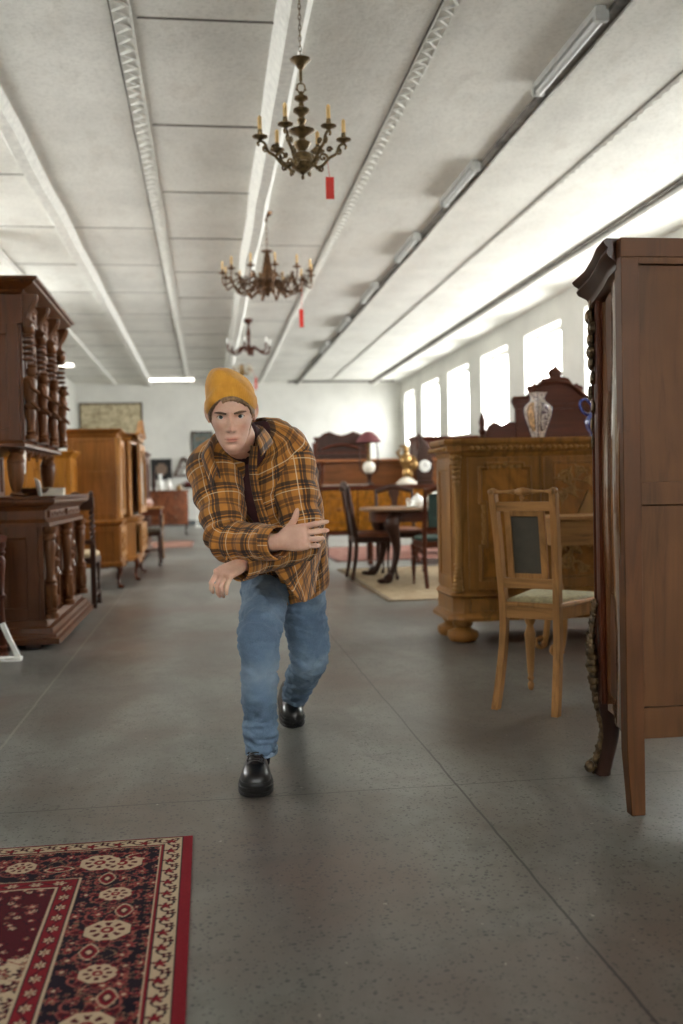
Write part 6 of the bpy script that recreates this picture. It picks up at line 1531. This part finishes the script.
leg([HB + Vector((-.0, .0, .08)), HB, HB.lerp(KB, .5), KB, KB.lerp(AB, .5), AB + Vector((0, -.03, .01))], [.09, .088, .08, .068, .06, .052], 2, .58)
b.loft([tring(t, 1.0 - .04 * 0, 40, 0, 0, -.012) for t in np.linspace(0, 1.3, 8)])
b.ball((HF + HB) / 2 + Vector((0, .03, .02)), (.14, .12, .10), 24, 16)
jo = b.build('jeans', M['denim'], MAN); remesh(jo, .0055, 2, .5); crumple(jo, .016, 10, 5, aniso=(1, 1, 1.8)); crumple(jo, .007, 24, 6, aniso=(1, 1, 2.2))
b = MB(); b.T = Matrix.Translation(-MO); b.loft([tring(t, 1.0, 40, 0, 0, -.004) for t in (.98, 1.0, 1.12, 1.14)]); b.build('belt', M['black'], MAN)
for A_, K_ in ((AF + Vector((.003, 0, .012)), KF.lerp(AF, .5)), (AB + Vector((0, -.03, .01)), KB.lerp(AB, .5))):
    d = (A_ - K_).normalized(); b = MB(); b.T = Matrix.Translation(-MO); b.lathe([(.0545, -.022), (.0565, -.018), (.0565, .0), (.055, .004), (.051, .002)], A_, 36, axis=d); b.build('trouser_hem', plain('pale_denim_hem', (128, 148, 168), .85, var=.12, vs=90), jo)
# ---- socks
for A_ in (AF, AB):
    b = MB(); b.T = Matrix.Translation(-MO); b.tube([A_ + Vector((0, .0, .05)), A_ + Vector((-.001, .003, .01)), A_ + Vector((-.004, .008, -.03))], [.036, .036, .034], 20); b.build('sock', plain('black_knit_sock', (24, 23, 24), .9), MAN)
# ---- shoes
blk = plain('black_leather', (20, 18, 19), .3, var=.1, coat=.25, bmp=.1, bs=60); sol = plain('black_rubber', (16, 15, 15), .55, var=.1)
def shoe(M4):
    T0 = Matrix.Translation(-MO) @ M4
    # toe at y=-.13, heel y=+.15, sole bottom z=0; outline half widths along y
    Ys = [-.135, -.128, -.11, -.08, -.04, 0, .04, .08, .115, .138, .147]; Ws = [.012, .03, .045, .053, .052, .046, .041, .040, .038, .028, .012]
    b = MB(); b.T = T0; prof = [(-.003, 0), (.002, .004), (.003, .012), (.0, .014), (.003, .017), (.003, .03), (.0, .032), (.001, .036), (-.002, .044)]
    def outline(o, z): 
        L_ = [(-(w + o), y + (o if y > 0 else -o) * (1 if abs(y) > .12 else 0)) for y, w in zip(Ys, Ws)]; return [(x, y, z) for x, y in L_] + [(-x, y, z) for x, y in reversed(L_)]
    b.loft([outline(o, z) for o, z in prof]); s = b.build('shoe', sol, MAN, ang=45)
    b = MB(); b.T = T0; R = []
    ups = [(-.131, .010, .05), (-.126, .027, .062), (-.11, .041, .074), (-.085, .050, .083), (-.055, .0505, .090), (-.025, .047, .098), (.0, .044, .106), (.025, .042, .108), (.055, .041, .108), (.09, .040, .108), (.12, .036, .108), (.135, .027, .104), (.143, .012, .09)]
    for y, w, h in ups:
        ring = []
        for k in range(24):
            a = 2 * PI * k / 24; x = w * math.copysign(abs(math.cos(a)) ** .75, math.cos(a)); z = .04 + (h - .04) * (abs(math.sin(a)) ** (.8 if h < .1 else .6) if math.sin(a) > 0 else 0) ; zt = (z - .04) / max(h - .04, .01)
            x *= 1 - (.25 * zt if h > .1 else .1 * zt); ring.append((x, y, z if math.sin(a) > 0 else .036))
        R.append(ring)
    b.loft(R); b.build('upper', blk, s, ang=60)
    b = MB(); b.T = T0; b.loft([[(-.018, -.07, .088), (.018, -.07, .088), (.02, -.03, .105), (.02, .03, .108), (.016, .045, .112), (-.016, .045, .112), (-.02, .03, .108), (-.02, -.03, .105)], [(-.014, -.068, .093), (.014, -.068, .093), (.016, -.03, .11), (.016, .03, .113), (.012, .043, .116), (-.012, .043, .116), (-.016, .03, .113), (-.016, -.03, .11)]]); b.build('tongue', blk, s, ang=60)
    for k in range(6):
        y = -.07 + k * .0155; z = np.interp(y, [u[0] for u in ups], [u[2] for u in ups]) + .013; b = MB(); b.T = T0
        b.tube([tuple(p) for p in spline([(-.026, y + .004, z - .012), (-.014, y, z - .001), (0, y - .002, z + .002), (.014, y, z - .001), (.026, y + .004, z - .012)], 12)], .0024, 6); b.build('lace', blk, s)
    b = MB(); b.T = T0; b.tube([tuple(p) for p in spline([(0, -.04, .104), (.018, -.05, .110), (.026, -.062, .096), (.006, -.042, .102)], 14)], .002, 6); b.tube([tuple(p) for p in spline([(0, -.04, .104), (-.018, -.05, .110), (-.026, -.062, .096), (-.006, -.042, .102)], 14)], .002, 6); b.build('lace_bow', blk, s)
    return s
tf = P3(258.5, 797, 3.29); tf.z = 0
shoe(Matrix.Translation(tf + Vector((.0, .13, .002))) @ Matrix.Rotation(math.radians(-4), 4, 'Z') @ Matrix.Scale(1.06, 4))
tb = at(294, 729, 4.2); tb.z = 0
shoe(Matrix.Translation(tb + Vector((.0, .0, .0))) @ Matrix.Rotation(math.radians(3), 4, 'Z') @ Matrix.Rotation(math.radians(13), 4, 'X') @ Matrix.Translation((0, .13, 0.002)))
nm_ = plain('fingernail', (214, 170, 152), .3, var=.02)
for c, zz, d in nl:
    b = MB(); b.T = Matrix.Translation(-MO); x = zz.cross(d); b.obox(c, x, d, zz, .0042, .005, .0008); b.build('fingernail', nm_, bo, bevel=.0008)
# ================================================================== PERSIAN RUG in the near left corner
def persian():
    W, Lr = 1.7, 2.4; x1, y1 = -.066, 2.945
    root = tag(MB().box(0, W, 0, Lr, 0, .006).build('persian_rug', plain('crimson_wool_edging', (112, 26, 32), .95, spec=.1, var=.1, vs=60, bmp=.3, bs=300), loc=(x1 - W, y1 - Lr, 0), bevel=.002), 'crimson and navy Persian rug with cream borders in the lower left corner', 'rug')
    us = np.concatenate([np.arange(.0, .85, .0032), np.arange(.85, W - .0, .012), [W]]); vs_ = np.concatenate([np.arange(.0, 1.5, .0032), np.arange(1.5, Lr, .012), [Lr]])
    U, V = np.meshgrid(us, vs_); U = U.ravel(); V = V.ravel()
    c = {k: np.array(lin(v)[:3]) for k, v in dict(red=(116, 26, 34), deep=(74, 18, 27), navy=(30, 21, 31), cream=(178, 158, 132), rose=(138, 72, 64), tan=(128, 98, 76)).items()}
    eu, ev = np.minimum(U, W - U), np.minimum(V, Lr - V)
    side = (eu - .026) < (ev - .004)
    d = np.where(side, eu - .026, ev - .004); s = np.where(side, np.abs(V - Lr / 2), np.abs(U - W / 2))
    col = np.tile(c['red'], (len(U), 1))
    def put(m, k): col[m] = c[k]
    rs = np.random.RandomState(5)
    def flower(x, y, r, n=6, rot=0):
        rr = np.hypot(x, y); th = np.arctan2(y, x) + rot; pet = r * (.72 + .28 * np.cos(n * th)); return rr, pet
    def blooms(X, Y, mask, cell, seed, pal, ph=.9):
        gi, gj = np.floor(X / cell), np.floor(Y / cell)
        for di in (-1, 0, 1):
            for dj in (-1, 0, 1):
                a, b_ = gi + di, gj + dj
                h = np.sin(a * 12.9898 + b_ * 78.233 + seed) * 43758.5453; h = h - np.floor(h); h2 = np.sin(a * 39.34 + b_ * 11.13 + seed * 2) * 24634.63; h2 = h2 - np.floor(h2)
                cx, cy = (a + .25 + .5 * h) * cell, (b_ + .25 + .5 * h2) * cell; rr, pet = flower(X - cx, Y - cy, cell * (.3 + .16 * h), 5 + int(seed) % 2, h * 6)
                ok = mask & (h2 < ph)
                for i, (f, k) in enumerate(((1.0, pal[0]), (.74, pal[1]), (.34, pal[2]))):
                    m = ok & (rr < pet * f)
                    if i == 1:
                        alt = m & (h > .55); put(m, k); put(alt, pal[3])
                    else: put(m, k)
    def vine(X, Y, mask, per, amp, w, k, ph=0, y0=0):
        put(mask & (np.abs(Y - y0 - amp * np.sin(X / per * 2 * PI + ph)) < w), k)
    D = d
    put((D > 0) & (D < .004), 'navy')
    m = (D >= .004) & (D < .052); put(m, 'cream'); vine(s, D, m, .075, .014, .003, 'navy', 0, .028)
    sc = (s % .075) - .0375; rr, pet = flower(sc, D - .034, .016, 5); put(m & (rr < pet * 1.25), 'navy'); put(m & (rr < pet), 'red')
    sc2 = ((s + .0375) % .075) - .0375; rr, pet = flower(sc2, D - .021, .0135, 4, .6); put(m & (rr < pet * 1.2), 'navy'); put(m & (rr < pet * .9), 'deep'); put(m & (rr < .004), 'cream')
    put((D >= .052) & (D < .056), 'navy'); put((D >= .056) & (D < .062), 'red'); put((D >= .062) & (D < .064), 'cream')
    m = (D >= .064) & (D < .262); put(m, 'navy'); mid = .163
    blooms(s, D, m, .044, 3.0, ('rose', 'deep', 'cream', 'red'), .9); blooms(s, D, m, .023, 9.0, ('tan', 'deep', 'rose', 'red'), .6)
    vine(s, D, m, .21, .06, .0028, 'rose', 0, mid); vine(s, D, m, .21, .06, .0028, 'rose', PI, mid); vine(s, D, m, .105, .03, .002, 'tan', 1, mid)
    for off, R_ in ((0.0, .07), (.21, .052)):
        sc = ((s + off + .03) % .42) - .21; rr, pet = flower(sc, D - mid, R_, 8)
        put(m & (rr < pet * 1.28), 'rose'); put(m & (rr < pet * 1.2), 'deep'); put(m & (rr < pet * 1.0), 'navy'); put(m & (rr < pet * .92), 'red'); 
        rr2, p2 = flower(sc, D - mid, R_ * .8, 8, PI / 8); p2 = R_ * .8 * (.86 + .14 * p2 / (R_ * .8)); put(m & (rr2 < p2), 'cream'); put(m & (rr2 < p2 * .78) & (np.cos(8 * np.arctan2(D - mid, sc)) > .1), 'deep'); put(m & (rr2 < p2 * .45), 'cream'); put(m & (rr2 < p2 * .3), 'red'); put(m & (rr2 < p2 * .12), 'cream')
    for off, dy in ((.105, .03), (.315, -.03)):
        sc = ((s + off + .03) % .42) - .21; rr = (np.abs(sc) / .04) ** 1.5 + (np.abs(D - mid - dy) / .022) ** 1.5; put(m & (rr < 1), 'cream'); put(m & (rr < .8), 'red'); put(m & (rr < .4), 'deep'); put(m & (rr < .15), 'cream')
    put((D >= .262) & (D < .267), 'cream'); put((D >= .267) & (D < .270), 'navy')
    m = (D >= .270) & (D < .312); put(m, 'red'); vine(s, D, m, .12, .011, .002, 'navy', 0, .291)
    sc = (s % .06) - .03; rr, pet = flower(sc * .8, D - .291, .014, 6); put(m & (rr < pet * 1.2), 'navy'); put(m & (rr < pet), 'cream'); put(m & (rr < pet * .4), 'tan')
    put((D >= .312) & (D < .316), 'navy'); put((D >= .316) & (D < .321), 'cream')
    m = D >= .321; put(m, 'cream')
    A, B = np.abs(U - W / 2), np.abs(V - Lr / 2)
    corner = m & (((W / 2 - .35 - A) / .34) ** 1.0 + (Lr / 2 - .33 - B) / .42 < 1 + .06 * np.sin(A * 60) + .05 * np.sin(B * 50)); 
    blooms(U, V, m, .062, 7.0, ('navy', 'red', 'cream', 'deep'), .95); blooms(U, V, m, .03, 11.0, ('navy', 'red', 'rose', 'tan'), .45)
    put(m & (np.abs(np.sin(A * 22 + 3 * np.sin(B * 15))) < .06), 'red')
    put(corner, 'deep'); blooms(U, V, corner, .05, 17.0, ('navy', 'red', 'cream', 'rose'), .9); blooms(U, V, corner, .03, 5.0, ('navy', 'tan', 'red', 'cream'), .4)
    md = (A / .42) ** 2 + (B / .62) ** 2; k = m & (md < 1 + .1 * np.cos(16 * np.arctan2(B, A))); put(k, 'deep'); blooms(U, V, k, .06, 23.0, ('navy', 'cream', 'red', 'rose'), .95)
    far = ev < .004; put(far, 'red')
    nu, nv = len(us), len(vs_)
    verts = np.stack([W - U, Lr - V, .0066 + .0006 * np.sin(U * 40) * np.sin(V * 33)], 1)
    idx = np.arange(nu * nv).reshape(nv, nu); f = np.stack([idx[:-1, :-1], idx[1:, :-1], idx[1:, 1:], idx[:-1, 1:]], -1).reshape(-1, 4)
    me = bpy.data.meshes.new('woven_pattern'); me.vertices.add(len(verts)); me.vertices.foreach_set('co', verts.ravel().astype(np.float32)); me.loops.add(f.size); me.loops.foreach_set('vertex_index', f.ravel().astype(np.int32))
    me.polygons.add(len(f)); me.polygons.foreach_set('loop_start', np.arange(0, f.size, 4, dtype=np.int32)); me.update(calc_edges=True); me.validate()
    rgba = np.ones((len(verts), 4), np.float32); rgba[:, :3] = col * (.9 + .2 * rs.rand(len(verts), 1)); ca = me.color_attributes.new('wool', 'FLOAT_COLOR', 'POINT'); ca.data.foreach_set('color', rgba.ravel())
    me.polygons.foreach_set('use_smooth', [True] * len(f))
    m_, nt, b = newmat('woven_wool'); at_ = N(nt, 'ShaderNodeVertexColor'); at_.layer_name = 'wool'; L(nt, at_.outputs[0], b.inputs['Base Color']); b.inputs['Roughness'].default_value = .95; b.inputs['Specular IOR Level'].default_value = .1; bump(nt, b, noise_(nt, tex(nt), 350, 2), .3, .002)
    me.materials.append(m_); o = bpy.data.objects.new('woven_pattern', me); COL.objects.link(o); o.parent = root
persian()
